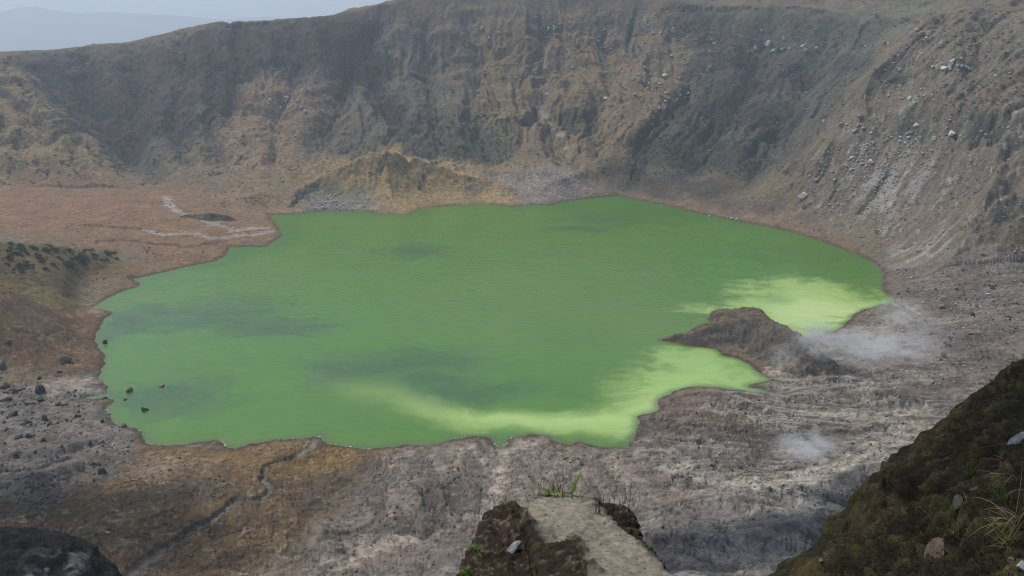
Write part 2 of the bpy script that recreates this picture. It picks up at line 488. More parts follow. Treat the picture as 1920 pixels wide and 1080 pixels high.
Z = Z - sstep(.055, .0, np.abs(fbm(X / 11 + wx, Y / 11 + wy, 4, .6, 143))) * gw * (1 - leftflat) * .55
Z = np.where((SD <= 0) & (RA > 200), np.minimum(Z, -0.05 + SD * 0.2), Z)
free = np.maximum(sstep(-3, 1, h3) * tm * 1.6, sstep(-4, 1, np.maximum(h1, h2)) * .4)
cap = 0.15 + SD * (0.36 + free) + .02 * np.maximum(SD - 14, 0) ** 2
Z = np.where((SD > 0) & (RA > 200), -smax(-Z, -cap, 0.6), Z)
Z = np.where((SD > 0) & (SD < 6), np.maximum(Z, 0.05 * SD), Z)
near_rock = sstep(160, 60, RA)
Z = Z + near_rock * fbm(X / 3, Y / 3, 4, 0.6, 91) * np.clip(RA / 40, 0.0, 1.2)


def px_size(pt):
    return F_PX / (pt.y * cp - (pt.z - CAM_Z) * sp)     # photo pixels per metre there


# carve the water courses
def line_px(pts, u_step=None):
    return [tuple(hit(u, v)[:2]) for u, v in pts]


STREAMS = [  # pixels, width m, depth m, bed albedo, strength
 ([(600,818),(585,838),(545,858),(505,870),(492,880),(498,900),(512,915),(480,935),(440,938),(420,955),(370,985),(335,1010),(300,1030),(270,1055),(230,1085)], 1.5, 1.3, (.13,.125,.12), .85, 1),
 ([(1030,818),(945,842),(940,870),(930,920),(915,950),(880,970),(840,990),(790,1003),(740,1012),(690,1030),(650,1055),(600,1090)], 2.9, .6, (.30,.255,.21), .9, 0),
 ([(880,838),(905,865),(930,880)], 2.0, .3, (.3,.26,.22), .6, 0),
 ([(770,845),(735,865),(728,900),(735,940),(725,975)], 1.7, .5, (.26,.22,.19), .5, 0),
 ([(310,368),(316,382),(332,396),(368,400),(398,418),(440,430),(500,426)], 4.0, .5, (.3,.27,.25), .8, 0),
 ([(240,428),(285,432),(300,440),(350,435),(395,445),(470,440),(515,432)], 3.4, .4, (.3,.27,.25), .7, 0),
 ([(160,422),(210,425),(260,430)], 2.6, 1.2, (.05,.042,.035), .7, 0),
 ([(180,452),(230,450),(300,458),(360,462),(400,455),(420,450)], 2.4, .8, (.06,.05,.04), .7, 0),
 ([(180,635),(140,622),(90,628),(30,622)], 1.0, .5, (.05,.035,.025), .7, 0),
 ([(1018,95),(1025,150),(1020,190),(1010,215),(1035,240),(1060,265),(1068,300)], 2.2, .8, (.24,.21,.18), .7, 0),
 ([(1085,70),(1060,110),(1030,150)], 1.6, .6, (.2,.17,.14), .5, 0),
 ([(825,295),(880,318),(930,330),(980,350),(1020,370)], 4.0, .8, (.22,.19,.18), .7, 0),
 ([(1100,855),(1150,870),(1190,900),(1230,910)], 1.0, .4, (.27,.24,.21), .5, 0),
 ([(70,870),(130,850),(180,835),(230,800)], 1.3, .5, (.24,.2,.16), .6, 0),
 ([(0,882),(60,880),(120,862)], 1.8, .9, (.045,.042,.04), .7, 0),
 ([(1190,790),(1230,800),(1300,795),(1340,800)], .9, .8, (.05,.04,.035), .7, 0),
 ([(1200,820),(1260,850),(1300,880)], .8, .4, (.3,.27,.24), .5, 0),
 ([(500,850),(470,870),(478,900),(465,925)], .5, .1, (.2,.14,.09), .6, 0),
 ([(870,848),(850,870),(800,880),(760,902)], 1.6, .4, (.25,.21,.175), .7, 0), ([(958,850),(990,880),(1012,908)], 1.3, .5, (.06,.05,.042), .6, 0), ([(1045,838),(1070,850),(1096,862),(1075,888)], 1.4, .5, (.06,.05,.042), .65, 0),
 ([(1150,852),(1145,880),(1172,908)], 1.6, .3, (.26,.225,.185), .7, 0), ([(800,905),(810,930),(795,960),(800,988)], 2.6, 1.0, (.05,.045,.038), .75, 0), ([(846,908),(852,945),(830,978)], 2.6, 1.0, (.05,.045,.038), .75, 0),
 ([(620,1003),(700,985),(760,987),(805,1002)], 2.6, .9, (.05,.045,.038), .7, 0), ([(650,900),(600,940),(560,990),(545,1040)], 2.2, .6, (.05,.042,.03), .55, 0), ([(690,1000),(660,1030),(590,1062)], 2, .5, (.24,.205,.17), .6, 0),
 ([(1270,875),(1340,893),(1420,905),(1500,898),(1580,880)], 7, .4, (.33,.305,.255), .75, 0), ([(1470,848),(1560,862),(1640,842),(1700,800)], 5, .4, (.31,.285,.24), .65, 0), ([(1330,762),(1420,778),(1540,772),(1650,778),(1720,764)], 4, .4, (.30,.275,.23), .65, 0),
 ([(1230,803),(1330,818),(1420,803),(1500,812)], 5, 1.0, (.055,.050,.043), .7, 0), ([(1430,825),(1540,818),(1650,808)], 5, 1.0, (.058,.053,.046), .7, 0), ([(1290,848),(1390,858),(1460,850)], 4, .8, (.06,.055,.048), .65, 0), ([(1460,700),(1560,716),(1680,712),(1780,700)], 4, .5, (.31,.285,.24), .6, 0),
 ([(1400,960),(1450,950),(1500,962)], 4, .4, (.27,.255,.22), .6, 0), ([(1210,985),(1270,978),(1330,1000)], 4, .4, (.24,.225,.20), .55, 0), ([(1690,560),(1790,548),(1900,520)], 5, .8, (.07,.06,.052), .5, 0), ([(1660,610),(1760,605),(1880,575)], 5, .6, (.24,.21,.18), .4, 0), ([(1700,660),(1790,650),(1890,620)], 5, .8, (.07,.06,.052), .5, 0),
 ([(1520,665),(1580,672),(1640,700)], .8, .2, (.3,.26,.22), .6, 0),
]
SCARPS = [  # rock steps and clefts on the walls, shaded faces painted dark: pixels, width, depth
 ([(330,115),(400,130),(470,132),(560,128)], 4, 3), ([(365,45),(430,48),(500,46)], 4, 2.5), ([(640,190),(655,120),(690,70),(712,45)], 5, 4), ([(700,165),(720,190),(755,235),(765,250)], 4, 3),
 ([(935,226),(960,230),(985,228)], 4, 3), ([(1055,225),(1070,232),(1078,245)], 5, 3), ([(1105,222),(1118,240)], 4, 3), ([(1190,330),(1200,275),(1215,245),(1260,215),(1290,172)], 4, 4),
 ([(1285,14),(1340,18),(1400,14),(1500,14),(1540,22)], 4, 3), ([(1640,25),(1700,30),(1790,33)], 3, 2.5), ([(1490,310),(1550,250),(1620,170),(1700,80)], 4, 2), ([(1440,165),(1500,130),(1545,145)], 4, 2.5),
 ([(990,60),(1030,64),(1050,58)], 4, 2.5), ([(1105,82),(1160,84)], 3, 2), ([(800,140),(803,175),(812,200)], 3, 2.5), ([(1005,225),(1000,200)], 2.5, 2), ([(760,150),(800,155)], 3, 2),
 ([(340,215),(370,230),(395,222)], 4, 2.5), ([(315,215),(335,225)], 5, 3), ([(60,130),(140,220),(230,320)], 4, 2), ([(100,190),(160,240),(210,270)], 3, 1.5), ([(0,170),(60,215),(120,250),(190,300)], 2.5, 1.5),
 ([(1790,225),(1840,238),(1920,232)], 3, 2.5), ([(1700,225),(1730,232),(1760,222)], 3, 2), ([(1560,270),(1555,300),(1540,330)], 2.5, 2), ([(1650,130),(1740,125),(1760,130)], 3, 1.5), ([(1850,240),(1870,262)], 4, 3), ([(1640,170),(1690,155)], 3, 1.5),
 ([(1830,420),(1860,400),(1900,385)], 2.5, 2), ([(1600,300),(1570,340),(1560,370)], 2.5, 2), ([(1660,330),(1630,370),(1610,400)], 2, 2), ([(720,285),(722,300),(712,318)], 2.5, 2), ([(800,330),(795,355)], 3, 1.5), ([(545,385),(570,365),(585,350)], 3, 2),
 ([(445,60),(440,100),(450,130)], 4, 2.5), ([(520,60),(525,100),(520,130)], 4, 2.5), ([(600,110),(610,60)], 4, 2), ([(395,110),(400,150),(390,190)], 4, 2.5)]
STREAMS += [(p_, w_ * 1.25, d_, (.040, .042, .032), .8, 0) for p_, w_, d_ in SCARPS]
stream_paint = []
for pts, w_, dep, alb, st, kind in STREAMS:
    wl = np.array(line_px(pts))
    x0, y0 = wl.min(0) - 12; x1, y1 = wl.max(0) + 12
    m = np.nonzero((X > x0) & (X < x1) & (Y > y0) & (Y < y1))
    xs, ys = X[m], Y[m]
    wob = fbm(xs / 5, ys / 5, 3, 0.6, 101) * w_ * 1.5
    wob2 = fbm(xs / 5, ys / 5, 3, 0.6, 103) * w_ * 1.5
    d = seg_dist(xs + wob, ys + wob2, [tuple(q) for q in wl], False)
    ww = w_ * .8 * (0.55 + 0.9 * np.clip(0.5 + perlin2(xs / 18, ys / 18, 105), 0, 1))
    prof = sstep(ww * 1.5, ww * 0.6, d)
    Z[m] -= prof * dep * (SD[m] > 0.5)
    bank = sstep(ww * 1.0, ww * 1.4, d) * sstep(ww * 2.4, ww * 1.5, d) if kind else None
    stream_paint.append((m, sstep(ww * 1.5, ww * 0.4, d) * st * np.clip(.85 + .7 * perlin2(xs / 9, ys / 9, 107), .35, 1), alb, bank))
Z = np.where((SD > 0.3) & (SD < 30), np.maximum(Z, 0.06), Z)

# ---------------------------------------------------------------- albedo of the ground
dzr = np.gradient(Z, axis=1) / np.gradient(RA, axis=1)
dza = np.gradient(Z, axis=0) / (np.gradient(AZ, axis=0) * RA)
SLOPE = np.hypot(dzr, dza).astype(np.float32)
c = np.zeros(Z.shape + (3,), np.float32)


def V3(t): return np.array(t, np.float32)


def lay(mask, col, var=0.0, vn=None):
    global c
    k = mask[..., None]
    cc = V3(col)[None, None, :]
    if vn is not None: cc = cc * (1 + var * vn[..., None])
    c = c * (1 - k) + cc * k


n1 = fbm(X / 60, Y / 60, 5, 0.6, 111); n2 = fbm(X / 14, Y / 14, 5, 0.62, 113); n3 = fbm(X / 4.0, Y / 4.0, 4, 0.65, 117)
ds = fbm(gs / 9 + wx * 3, RHO / 60 + wy, 4, 0.6, 119)           # fall-line streaks
c[:] = V3((.142, .108, .066))
lay(sstep(-.1, .45, n2 + 0.5 * ds), (.098, .086, .064))
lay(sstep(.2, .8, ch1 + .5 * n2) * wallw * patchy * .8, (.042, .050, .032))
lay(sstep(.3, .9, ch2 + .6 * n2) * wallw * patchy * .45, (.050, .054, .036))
lay(sstep(0.0, .5, n1 + .5 * n2) * wallw * 0.75, (.066, .066, .050))
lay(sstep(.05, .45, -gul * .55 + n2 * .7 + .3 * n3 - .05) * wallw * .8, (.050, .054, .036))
lay(sstep(2.5, 7.5, gull + 2 * n2) * .55, (.044, .048, .034), .4, n3)  # gully shade painted as darker albedo
lay(sstep(.95, 1.5, SLOPE + n3 * .4) * wallw * .6, (.105, .098, .092))

# region polygons laid on the world plan, feathered and warped by noise
GX0, GX1, GY0, GY1, GS = -760, 760, 20, 1120, 2.0
qx, qy = np.meshgrid(np.arange(GX0, GX1, GS, dtype=np.float32), np.arange(GY0, GY1, GS, dtype=np.float32))
warp1 = fbm(X / 30, Y / 30, 4, 0.6, 121) ; warp2 = fbm(X / 30, Y / 30, 4, 0.6, 123)


def region(px, soft, warp=14):
    poly = [tuple(hit(u, v)[:2]) for u, v in px]
    sdr = seg_dist(qx, qy, poly, True).astype(np.float32)
    d = bil(sdr, (X + warp1 * warp - GX0) / GS, (Y + warp2 * warp - GY0) / GS)
    return sstep(soft, -soft, d + n2 * soft * 0.9)


VEG = (.045, .052, .032); TAN = (.170, .120, .064); ORG = (.172, .100, .052)
# walls
lay(region([(30,105),(110,98),(700,40),(720,120),(690,180),(560,150),(470,160),(380,240),(260,330),(200,280),(60,140)], 14) * .72, (.062, .058, .050), .5, n2)  # shade on the upper left wall, painted into the albedo
lay(region([(430,160),(540,150),(590,170),(560,300),(470,350),(400,330)], 14) * .7, (.185,.125,.080), .3, ds)
lay(region([(640,70),(710,50),(790,200),(860,290),(820,300),(700,230)], 10) * .5, VEG, .5, n2)
lay(region([(880,50),(1080,40),(1290,150),(1270,220),(1120,330),(1020,280),(900,220)], 16) * .62, TAN, .35, ds)
lay(region([(790,230),(880,215),(950,270),(940,310),(830,290)], 9) * .85, VEG, .5, n2)
lay(region([(1040,205),(1120,215),(1110,255),(1050,245)], 6) * .7, VEG, .5, n2)
lay(region([(1230,235),(1300,170),(1440,150),(1640,90),(1490,300),(1440,330),(1320,330),(1190,330)], 12) * .70, (.052,.056,.044), .5, n2)  # shaded wall right of centre, painted as dark albedo
lay(region([(1290,20),(1700,35),(1640,120),(1440,160),(1300,160)], 12) * .6, (.066,.064,.058), .5, n2)  # the same painted shade, on up to the rim
lay(region([(580,180),(640,120),(800,130),(880,250),(800,292),(730,276),(640,320),(560,330)], 12) * .6, (.085, .072, .056), .4, n2)
# left spur
lay(region([(-200,140),(30,130),(120,215),(240,330),(180,350),(0,340),(-200,330)], 8) * .8, (.200,.145,.074), .4, ds)
lay(region([(-200,140),(30,130),(120,215),(240,330),(180,350),(0,340),(-200,330)], 8) * sstep(.02, .3, n2 + .4 * n3) * .8, (.062,.064,.032))
# right wall
RW = [(1720,60),(1920,20),(2200,40),(2200,480),(1700,490),(1580,425),(1480,400),(1500,320),(1620,170)]
rwm = region(RW, 8)
lay(rwm * .7, (.135,.112,.088), .4, ds)
lay(rwm * sstep(.05, .35, n2 + .5 * n1) * .75, (.076,.072,.044), .4, n3)
lay(region([(1560,400),(1600,280),(1700,255),(1760,300),(1700,400),(1620,420)], 8) * sstep(-.25, .15, n2 + ds) * .85, (.215,.200,.188), .5, ds)
lay(region([(1640,500),(1700,440),(1790,400),(1800,470),(1740,500)], 8) * sstep(-.15, .2, ds) * .6, (.245,.225,.210), .5, ds)
lay(rwm * sstep(.22, .42, n2 + n3 * .5) * .6, (.27, .255, .24))
lay(region([(1420,60),(1240,40),(1200,130),(1290,220),(1330,120)], 14) * sstep(.2, .4, n3 + .3 * n2) * .5, (.26, .245, .23))
lay(region([(1690,20),(1780,8),(1900,20),(1920,160),(1840,220),(1780,130)], 8) * sstep(-.1, .3, n2) * .6, (.062,.072,.036))
lay(region([(1270,-3),(1780,-3),(1780,22),(1300,20)], 6) * .6, (.10,.105,.070))
# foot of the walls and the flats
lay(region([(0,350),(300,355),(480,392),(530,425),(500,465),(430,465),(420,492),(250,527),(215,470),(150,455),(0,445),(-250,445),(-250,345)], 26, 55) * .92, ORG, .3, n2)
lay(region([(380,365),(480,340),(520,370),(500,410),(450,400)], 6) * .7, (.20,.135,.075), .3, n2)
lay(region([(1160,366),(1300,345),(1480,390),(1600,460),(1650,490),(1540,450),(1400,418),(1260,388)], 6) * .7, (.165,.108,.070), .3, n2)
lay(region([(1120,340),(1300,330),(1470,390),(1400,405),(1260,375),(1150,362)], 6) * .55, (.075,.068,.060), .4, n2)
lay(center_h * sstep(-.3, .2, n1 + .6) * .9, (.235,.155,.064), .3, hm)
lay(center_h * sstep(.1, .6, -hm + n2 * .5) * .22, (.085,.070,.034))
cone = region([(510,400),(545,372),(620,345),(690,308),(725,276),(790,298),(860,318),(930,348),(1000,386),(860,392),(770,408)], 7, 8)
lay(cone * .9, (.275, .190, .084), .3, n3)
lay(sstep(.1, .4, n2 + .5 * n3) * cone * .55, (.115, .088, .042))
lay(sstep(.25, .6, -hm) * cone * .5, (.10, .075, .040))
lay(region([(545,398),(560,355),(620,345),(690,350),(700,395)], 11, 18) * .8, (.135,.130,.130), .5, n3)
lay(region([(1000,310),(1050,310),(1110,350),(1080,372),(1010,383),(960,375),(930,330)], 13, 22) * .75, (.215,.185,.170), .35, n2)
lay(region([(560,352),(640,340),(690,350),(640,352)], 5) * .8, (.10,.10,.04))
lay(hum_mask * .9, (.120,.090,.034), .4, n3)
lay(hum_mask * sstep(-.15, .25, n2 + .4 * n3) * .6, (.060, .056, .024))
# right flats, pinkish brown to pale ash
rf = region([(1655,500),(1920,475),(2300,480),(2300,760),(1800,760),(1640,720),(1540,640),(1600,590),(1690,566)], 10)
lay(rf * .92, (.108,.086,.068), .4, streak)
lay(rf * sstep(.05, .5, streak + n3 * .3) * .7, (.068,.060,.052))
lay(rf * sstep(.30, .6, streak2 + n2 * .3) * .4, (.22,.195,.168))
wf = region([(1170,850),(1200,800),(1260,740),(1330,725),(1450,715),(1560,640),(1700,740),(1800,740),(1900,700),(2200,800),(1900,1000),(1600,960),(1300,940),(1200,910)], 9)
lay(wf * .94, (.094,.084,.071), .5, streak)
lay(wf * sstep(-.05, .45, streak + n3 * .25) * .82, (.075,.069,.060), .4, n3)
lay(wf * sstep(.10, .5, streak2 + .4 * n2 - .2 * streak) * .6, (.28,.255,.215))
lay(wf * sstep(.25, .6, n2 + .5 * wx) * .6, (.115,.092,.070), .4, streak)
n4 = fbm(X / 1.9, Y / 1.9, 3, .65, 133); n5 = fbm(X / .9, Y / .9, 3, .65, 137)
lay(region([(1190,790),(1240,745),(1310,725),(1400,760),(1380,810),(1250,830)], 7) * .8, (.105,.078,.060), .4, streak)
lay(region([(1560,640),(1640,590),(1760,600),(1780,680),(1640,690)], 8) * sstep(.1, .5, streak2 + n2) * .5, (.30,.27,.235))
# near side
lay(region([(730,845),(900,820),(960,822),(1180,845),(1260,900),(1220,1080),(1100,1180),(480,1180),(520,1070),(640,930)], 9) * .94, (.112,.094,.078), .4, n3)
nearc = region([(730,845),(900,820),(960,822),(1180,845),(1260,900),(1220,1080),(1100,1180),(480,1180),(520,1070),(640,930)], 9)
lay(nearc * sstep(.15, .6, rills + .3 * n3) * .6, (.21,.18,.148))
lay(nearc * sstep(.1, .6, -rills + .5 * n2) * .7, (.055,.050,.044))
lay(region([(560,1000),(700,900),(900,900),(960,960),(880,1080),(600,1120)], 12) * sstep(-.1, .35, n2 + n3 * .6) * .8, (.072,.066,.058))
lay(region([(1200,955),(1290,940),(1420,925),(1560,885),(1700,860),(1800,900),(1560,1080),(1400,1180),(1100,1180),(1180,1000)], 5) * .94, (.082,.079,.074), .6, streak)  # shade over the lower right slope, painted as darker albedo
lay(region([(1200,955),(1290,940),(1420,925),(1560,885),(1700,860),(1800,900),(1560,1080),(1400,1180),(1100,1180),(1180,1000)], 5) * sstep(.2, .5, streak2 + n2 * .5) * .7, (.21,.20,.18))
lay(region([(-200,700),(180,728),(205,770),(235,800),(280,835),(190,880),(120,930),(-200,980)], 8) * .95, (.105,.097,.086), .5, streak)
lay(region([(-200,820),(100,830),(200,860),(120,960),(-200,1000)], 10) * .6, (.062,.059,.054), .5, streak)
lay(region([(265,830),(440,842),(602,816),(740,842),(640,930),(540,1040),(480,1180),(-300,1180),(-300,985),(120,935),(200,880)], 8) * .93, (.088,.058,.029), .4, n2 + .5 * rills)
lay(region([(-300,1000),(0,950),(150,905),(330,930),(440,960),(380,1000),(200,1010),(0,1020),(-200,1100)], 12) * sstep(-.35, .2, n2 + n3 * .3) * .85, (.040,.038,.016), .4, n3)
lay(region([(280,835),(440,845),(600,818),(740,842),(690,870),(560,880),(440,890),(300,870)], 6) * .75, (.150,.098,.036), .3, n2)
lay(region([(230,860),(290,845),(420,860),(330,890),(240,890)], 6) * .6, (.20,.15,.115), .4, n3)
lay(region([(-250,585),(175,580),(190,610),(182,650),(198,700),(130,705),(0,690),(-250,690)], 5) * .93, (.098,.060,.031), .4, n2)
lay(region([(60,720),(150,700),(195,725),(190,740),(100,745)], 4) * sstep(0, .3, streak) * .5, (.33,.29,.26))
lay(region([(100,585),(170,570),(240,545),(262,535),(215,560),(150,590)], 3) * .7, (.26,.16,.10), .4, n3)
# the tongue: rusty top, darker flank towards the camera
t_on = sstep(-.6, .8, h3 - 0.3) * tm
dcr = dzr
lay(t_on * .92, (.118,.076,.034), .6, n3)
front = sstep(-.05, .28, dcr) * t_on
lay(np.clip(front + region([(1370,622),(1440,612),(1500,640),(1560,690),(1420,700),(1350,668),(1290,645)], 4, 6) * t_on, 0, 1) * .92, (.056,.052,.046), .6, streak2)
lay(region([(1415,690),(1470,672),(1560,690),(1550,712),(1440,712)], 4, 6) * sstep(-.1, .2, n3) * .8, (.31,.25,.175))
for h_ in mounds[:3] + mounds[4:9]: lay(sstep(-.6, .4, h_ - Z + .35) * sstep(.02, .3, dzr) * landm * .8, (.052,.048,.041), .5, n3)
for m, k, alb, bank in stream_paint:
    k3 = k[:, None]; vv = (1 + .45 * n3[m])[:, None]
    c[m] = c[m] * (1 - k3) + V3(alb)[None] * vv * k3
    if bank is not None:
        c[m] = c[m] * (1 - bank[:, None] * .6) + V3((.04, .038, .022))[None] * bank[:, None] * .6
wet = sstep(4.0 + 2 * n2, 0.3, SD) * sstep(-.5, .1, SD)
c *= (1 - .48 * wet)[..., None]
lay(sstep(150, 110, RA), (.070, .066, .040), .5, n3)
lay(sstep(1050, 1300, RA), (.05, .065, .035))
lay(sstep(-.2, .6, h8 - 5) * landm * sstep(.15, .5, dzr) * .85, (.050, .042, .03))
crk = ridged(X / 34 + wy, Y / 6.5 + wx * 1.5, 3, .5, 131)
gz = (1 - wallw) * landm * sstep(150, 165, RA) * (1 - .85 * leftflat)
pm = sstep(-.1, .35, fbm(X / 32, Y / 32, 4, .6, 151)); pm2 = sstep(.0, .35, fbm(X / 28, Y / 28, 4, .6, 153))
lay(pm2 * gz * .55, (.058, .052, .045), .4, streak)
lay(sstep(.22, .36, n4 + .6 * n5) * gz * .3 * pm, (.27, .245, .205))
lay(sstep(.16, .34, -n4 + .5 * n5 + .3 * n2) * gz * .4 * pm2, (.045, .041, .036))
br1 = np.abs(fbm(X / 16 + wy, Y / 16 + wx, 4, .6, 139)); lay(sstep(.035, .0, br1) * gz * (1 - asym) * .6, (.24, .205, .165))
br2 = np.abs(fbm(X / 11 + wx, Y / 11 + wy, 4, .6, 143)); lay(sstep(.035, .0, br2) * gz * .45, (.045, .040, .034))
lay(sstep(.72, .9, crk + .12 * n2) * (1 - wallw) * landm * sstep(180, 230, RA) * .55, (.055, .043, .034))
lay(sstep(.30, .62, n4 + .5 * n2) * wallw * .5, (.040, .044, .026))
lay(sstep(.34, .6, -n4 + .4 * n1) * wallw * .35, (.26, .20, .13))
c *= np.clip(1 + (.38 - .2 * gz - .14 * wallw) * n4 + (.50 - .25 * gz - .16 * wallw) * n3 + .30 * n2, .25, 2.1)[..., None]
c = np.clip(c, .012, .6)

M_ground = attr_mat('crater_ground', bumps=((0.35, 0.7, 1.2), (1.6, 0.5, 0.35)), fine=((0.45, 0.62, 1.38), (1.9, 0.72, 1.28)))
idx = np.arange(NA * NR, dtype=np.int32).reshape(NA, NR)
quads = np.stack([idx[:-1, :-1], idx[1:, :-1], idx[1:, 1:], idx[:-1, 1:]], -1).reshape(-1, 4)
# drop lake-bed quads nobody can see
keep = ~((SD[:-1, :-1] < -6) & (RA[:-1, :-1] > 235)).reshape(-1)
terr = add('terrain', mesh_from('terrain', np.stack([X, Y, Z], -1).reshape(-1, 3), quads[:, ::-1][keep], M_ground, attrs={'albedo': c.reshape(-1, 3)}))
tag(terr, kind='structure', label='steep brown crater walls and ashy shore around the green lake')

#=== LAKE
la = np.radians(np.arange(-33, 30, 0.12)); lr = np.concatenate([np.arange(225, 420, 1.2), np.arange(420, 690, 2.2)])
LA, LR = np.meshgrid(la, lr, indexing='ij')
lx, ly = LR * np.sin(LA), LR * np.cos(LA)
lsd = lake_dist(lx, ly)
lw1 = fbm(lx / 50, ly / 50, 4, .55, 201); lw2 = fbm(lx / 50, ly / 50, 4, .55, 203)
lstr = fbm(lx / 34 + lw1 * 2, ly / 9 + lw2 * 2.5, 5, .65, 207) * 1.25
wc = np.zeros(lx.shape + (3,)); wc[:] = (.068, .166, .017)


def wlay(mask, col):
    global wc
    wc = wc * (1 - mask[..., None]) + np.array(col) * mask[..., None]


def wblob(u, v, wu, wv, col, st, wp=12):
    x0, y0 = at_z(u, v)
    ru = wu / (F_PX / (y0 * cp + CAM_Z * sp)); rv = abs(at_z(u, v - wv)[1] - at_z(u, v + wv)[1]) / 2
    d = np.hypot((lx + lw1 * wp - x0) / ru, (ly + lw2 * wp - y0) / rv)
    wlay(np.clip(sstep(1.45, .1, d + lstr * .55) * st, 0, 1), col)


def wpoly(px, soft, col, st, wp=16):
    d = seg_dist(lx + lw1 * wp, ly + lw2 * wp, [at_z(*q) for q in px], True)
    wlay(sstep(soft * 1.4, -soft * 1.4, d + lstr * soft * 2.2 + lfil * soft * .5) * st * (.9 + .12 * lfil), col)


def wline(px, wid, col, st, wp=8):
    """wid and st are given point by point along the line"""
    pts = [at_z(*q) for q in px]
    d, tv = seg_dist(lx + lw1 * wp, ly + lw2 * wp, pts, False, list(range(len(px))))
    wv = np.interp(tv, range(len(px)), wid); sv_ = np.interp(tv, range(len(px)), st)
    wlay(np.clip(sstep(2.1, .0, d / wv + lstr * .8 + lfil * .25) * sv_, 0, 1), col)


lfil = ridged(lx / 16 + lw1 * 3, ly / 5 + lw2 * 3, 4, .6, 211)
SHADE_G = (.040, .100, .032); DEEP = (.042, .135, .009); PALE = (.33, .47, .135)
# clearer, deeper green along the far and right shores
wlay(sstep(-26, -3, lsd + lstr * 8) * sstep(430, 520, LR) * .8, DEEP)
wblob(1180, 395, 190, 24, DEEP, .75); wblob(1520, 470, 150, 40, DEEP, .7); wblob(1140, 410, 90, 12, SHADE_G, .6)  # the last blob is painted shade of passing clouds
wblob(1050, 560, 330, 130, (.092, .176, .040), .6, 30); wblob(1250, 620, 120, 60, (.092, .176, .040), .5, 20)
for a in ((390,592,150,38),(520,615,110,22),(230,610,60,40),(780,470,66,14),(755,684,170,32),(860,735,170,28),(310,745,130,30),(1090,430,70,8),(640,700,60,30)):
    wblob(*a, SHADE_G, .9)  # shade of clouds on the lake, painted into the water colour
wline([(560,690),(640,712),(700,735),(760,760),(830,776),(900,784),(960,788),(1050,792),(1140,790),(1190,775),(1240,745),(1290,715),(1340,698)], [6,7,8,8,7,7,7,8,10,13,17,18,14], PALE, [0,.10,.25,.42,.58,.66,.70,.72,.78,.82,.8,.7,.4], 10)
wline([(820,776),(960,786),(1150,787),(1230,757)], [4,4,6,9], (.38,.52,.19), [0,.4,.6,.6], 6)
wpoly([(1270,655),(1330,655),(1380,670),(1430,705),(1470,738),(1330,730),(1230,780),(1180,800),(1190,770)], 10, (.29,.45,.13), .75)
wpoly([(1290,584),(1340,572),(1400,545),(1460,518),(1530,530),(1640,555),(1690,568),(1600,610),(1540,650),(1460,630),(1400,592)], 9, PALE, .85, 10)
wpoly([(1420,585),(1500,555),(1600,572),(1640,572),(1560,625),(1500,618)], 9, (.43,.56,.235), .7, 10)
wblob(1455, 560, 40, 10, (.15,.27,.09), .6, 6)
wlay(sstep(-5, 0, lsd + lstr * 2) * sstep(330, 260, LR) * .45, (.085, .130, .045))
wlay(sstep(-3.5, .5, lsd + lstr) * .65, (.075, .098, .034))
lfine = fbm(lx / 9 + lw1, ly / 2.2 + lw2 + lx / 14, 4, .65, 209)
wc *= (1 + .09 * lstr + .07 * lfine + .08 * lw1)[..., None]
mw, nt, mo = new_mat('lake_surface')
at_ = nt.nodes.new('ShaderNodeAttribute'); at_.attribute_name = 'albedo'
bsdf(nt, mo, at_.outputs['Color'], 0.25, 0.3, [(noise_node(nt, 0.42, 3, .55, 'Position', (0.4, 1.0, 1, 0.5)), 0.32, .8), (noise_node(nt, 0.05, 3, .5), 0.2, 3.0)])
li = np.arange(lx.size, dtype=np.int32).reshape(lx.shape)
lq = np.stack([li[:-1, :-1], li[:-1, 1:], li[1:, 1:], li[1:, :-1]], -1).reshape(-1, 4)
lk = (lsd[:-1, :-1] < 5).reshape(-1)
water = add('lake_water', mesh_from('lake_water', np.stack([lx, ly, np.zeros_like(lx)], -1).reshape(-1, 3), lq[lk], mw, attrs={'albedo': wc.reshape(-1, 3)}))
tag(water, kind='structure', label='opaque green crater lake with pale milky bands near the right shore')
#=== END PART1

SUN_E, SKY_S, HAZE_D, HAZE_C, EXPO = 4.2, 0.13, 0.00024, (.66, .755, .885, 1), 0.0
SUN_AZ, SUN_EL = R(-55), R(57)          # azimuth from +Y, negative to the left
sdir = Vector((math.sin(SUN_AZ) * math.cos(SUN_EL), math.cos(SUN_AZ) * math.cos(SUN_EL), math.sin(SUN_EL)))

#=== LOOSE THINGS ON THE GROUND
def ico(sub):
    bm = bmesh.new(); bmesh.ops.create_icosphere(bm, subdivisions=sub, radius=1)
    v = np.array([q.co[:] for q in bm.verts]); f = np.array([[k.index for k in q.verts] for q in bm.faces], np.int32)
    bm.free(); return v, f


ICO1, ICO2, ICO3, ICO5 = ico(1), ico(2), ico(4), ico(6)


def rock_verts(base, seed, cuts=9, rough=.10):
    g = np.random.default_rng(seed)
    v = base.copy()
    for _ in range(cuts + 5):
        n = g.normal(size=3); n /= np.linalg.norm(n); k = g.uniform(.45, .82)
        d = v @ n; v = v - np.maximum(d - k, 0)[:, None] * n
    v = v * (1 + rough * fbm3(base + seed, 1.8, 4, .6, seed % 50)[:, None])
    v *= g.uniform(.75, 1.2, 3)
    v[:, 2] *= .8
    return v


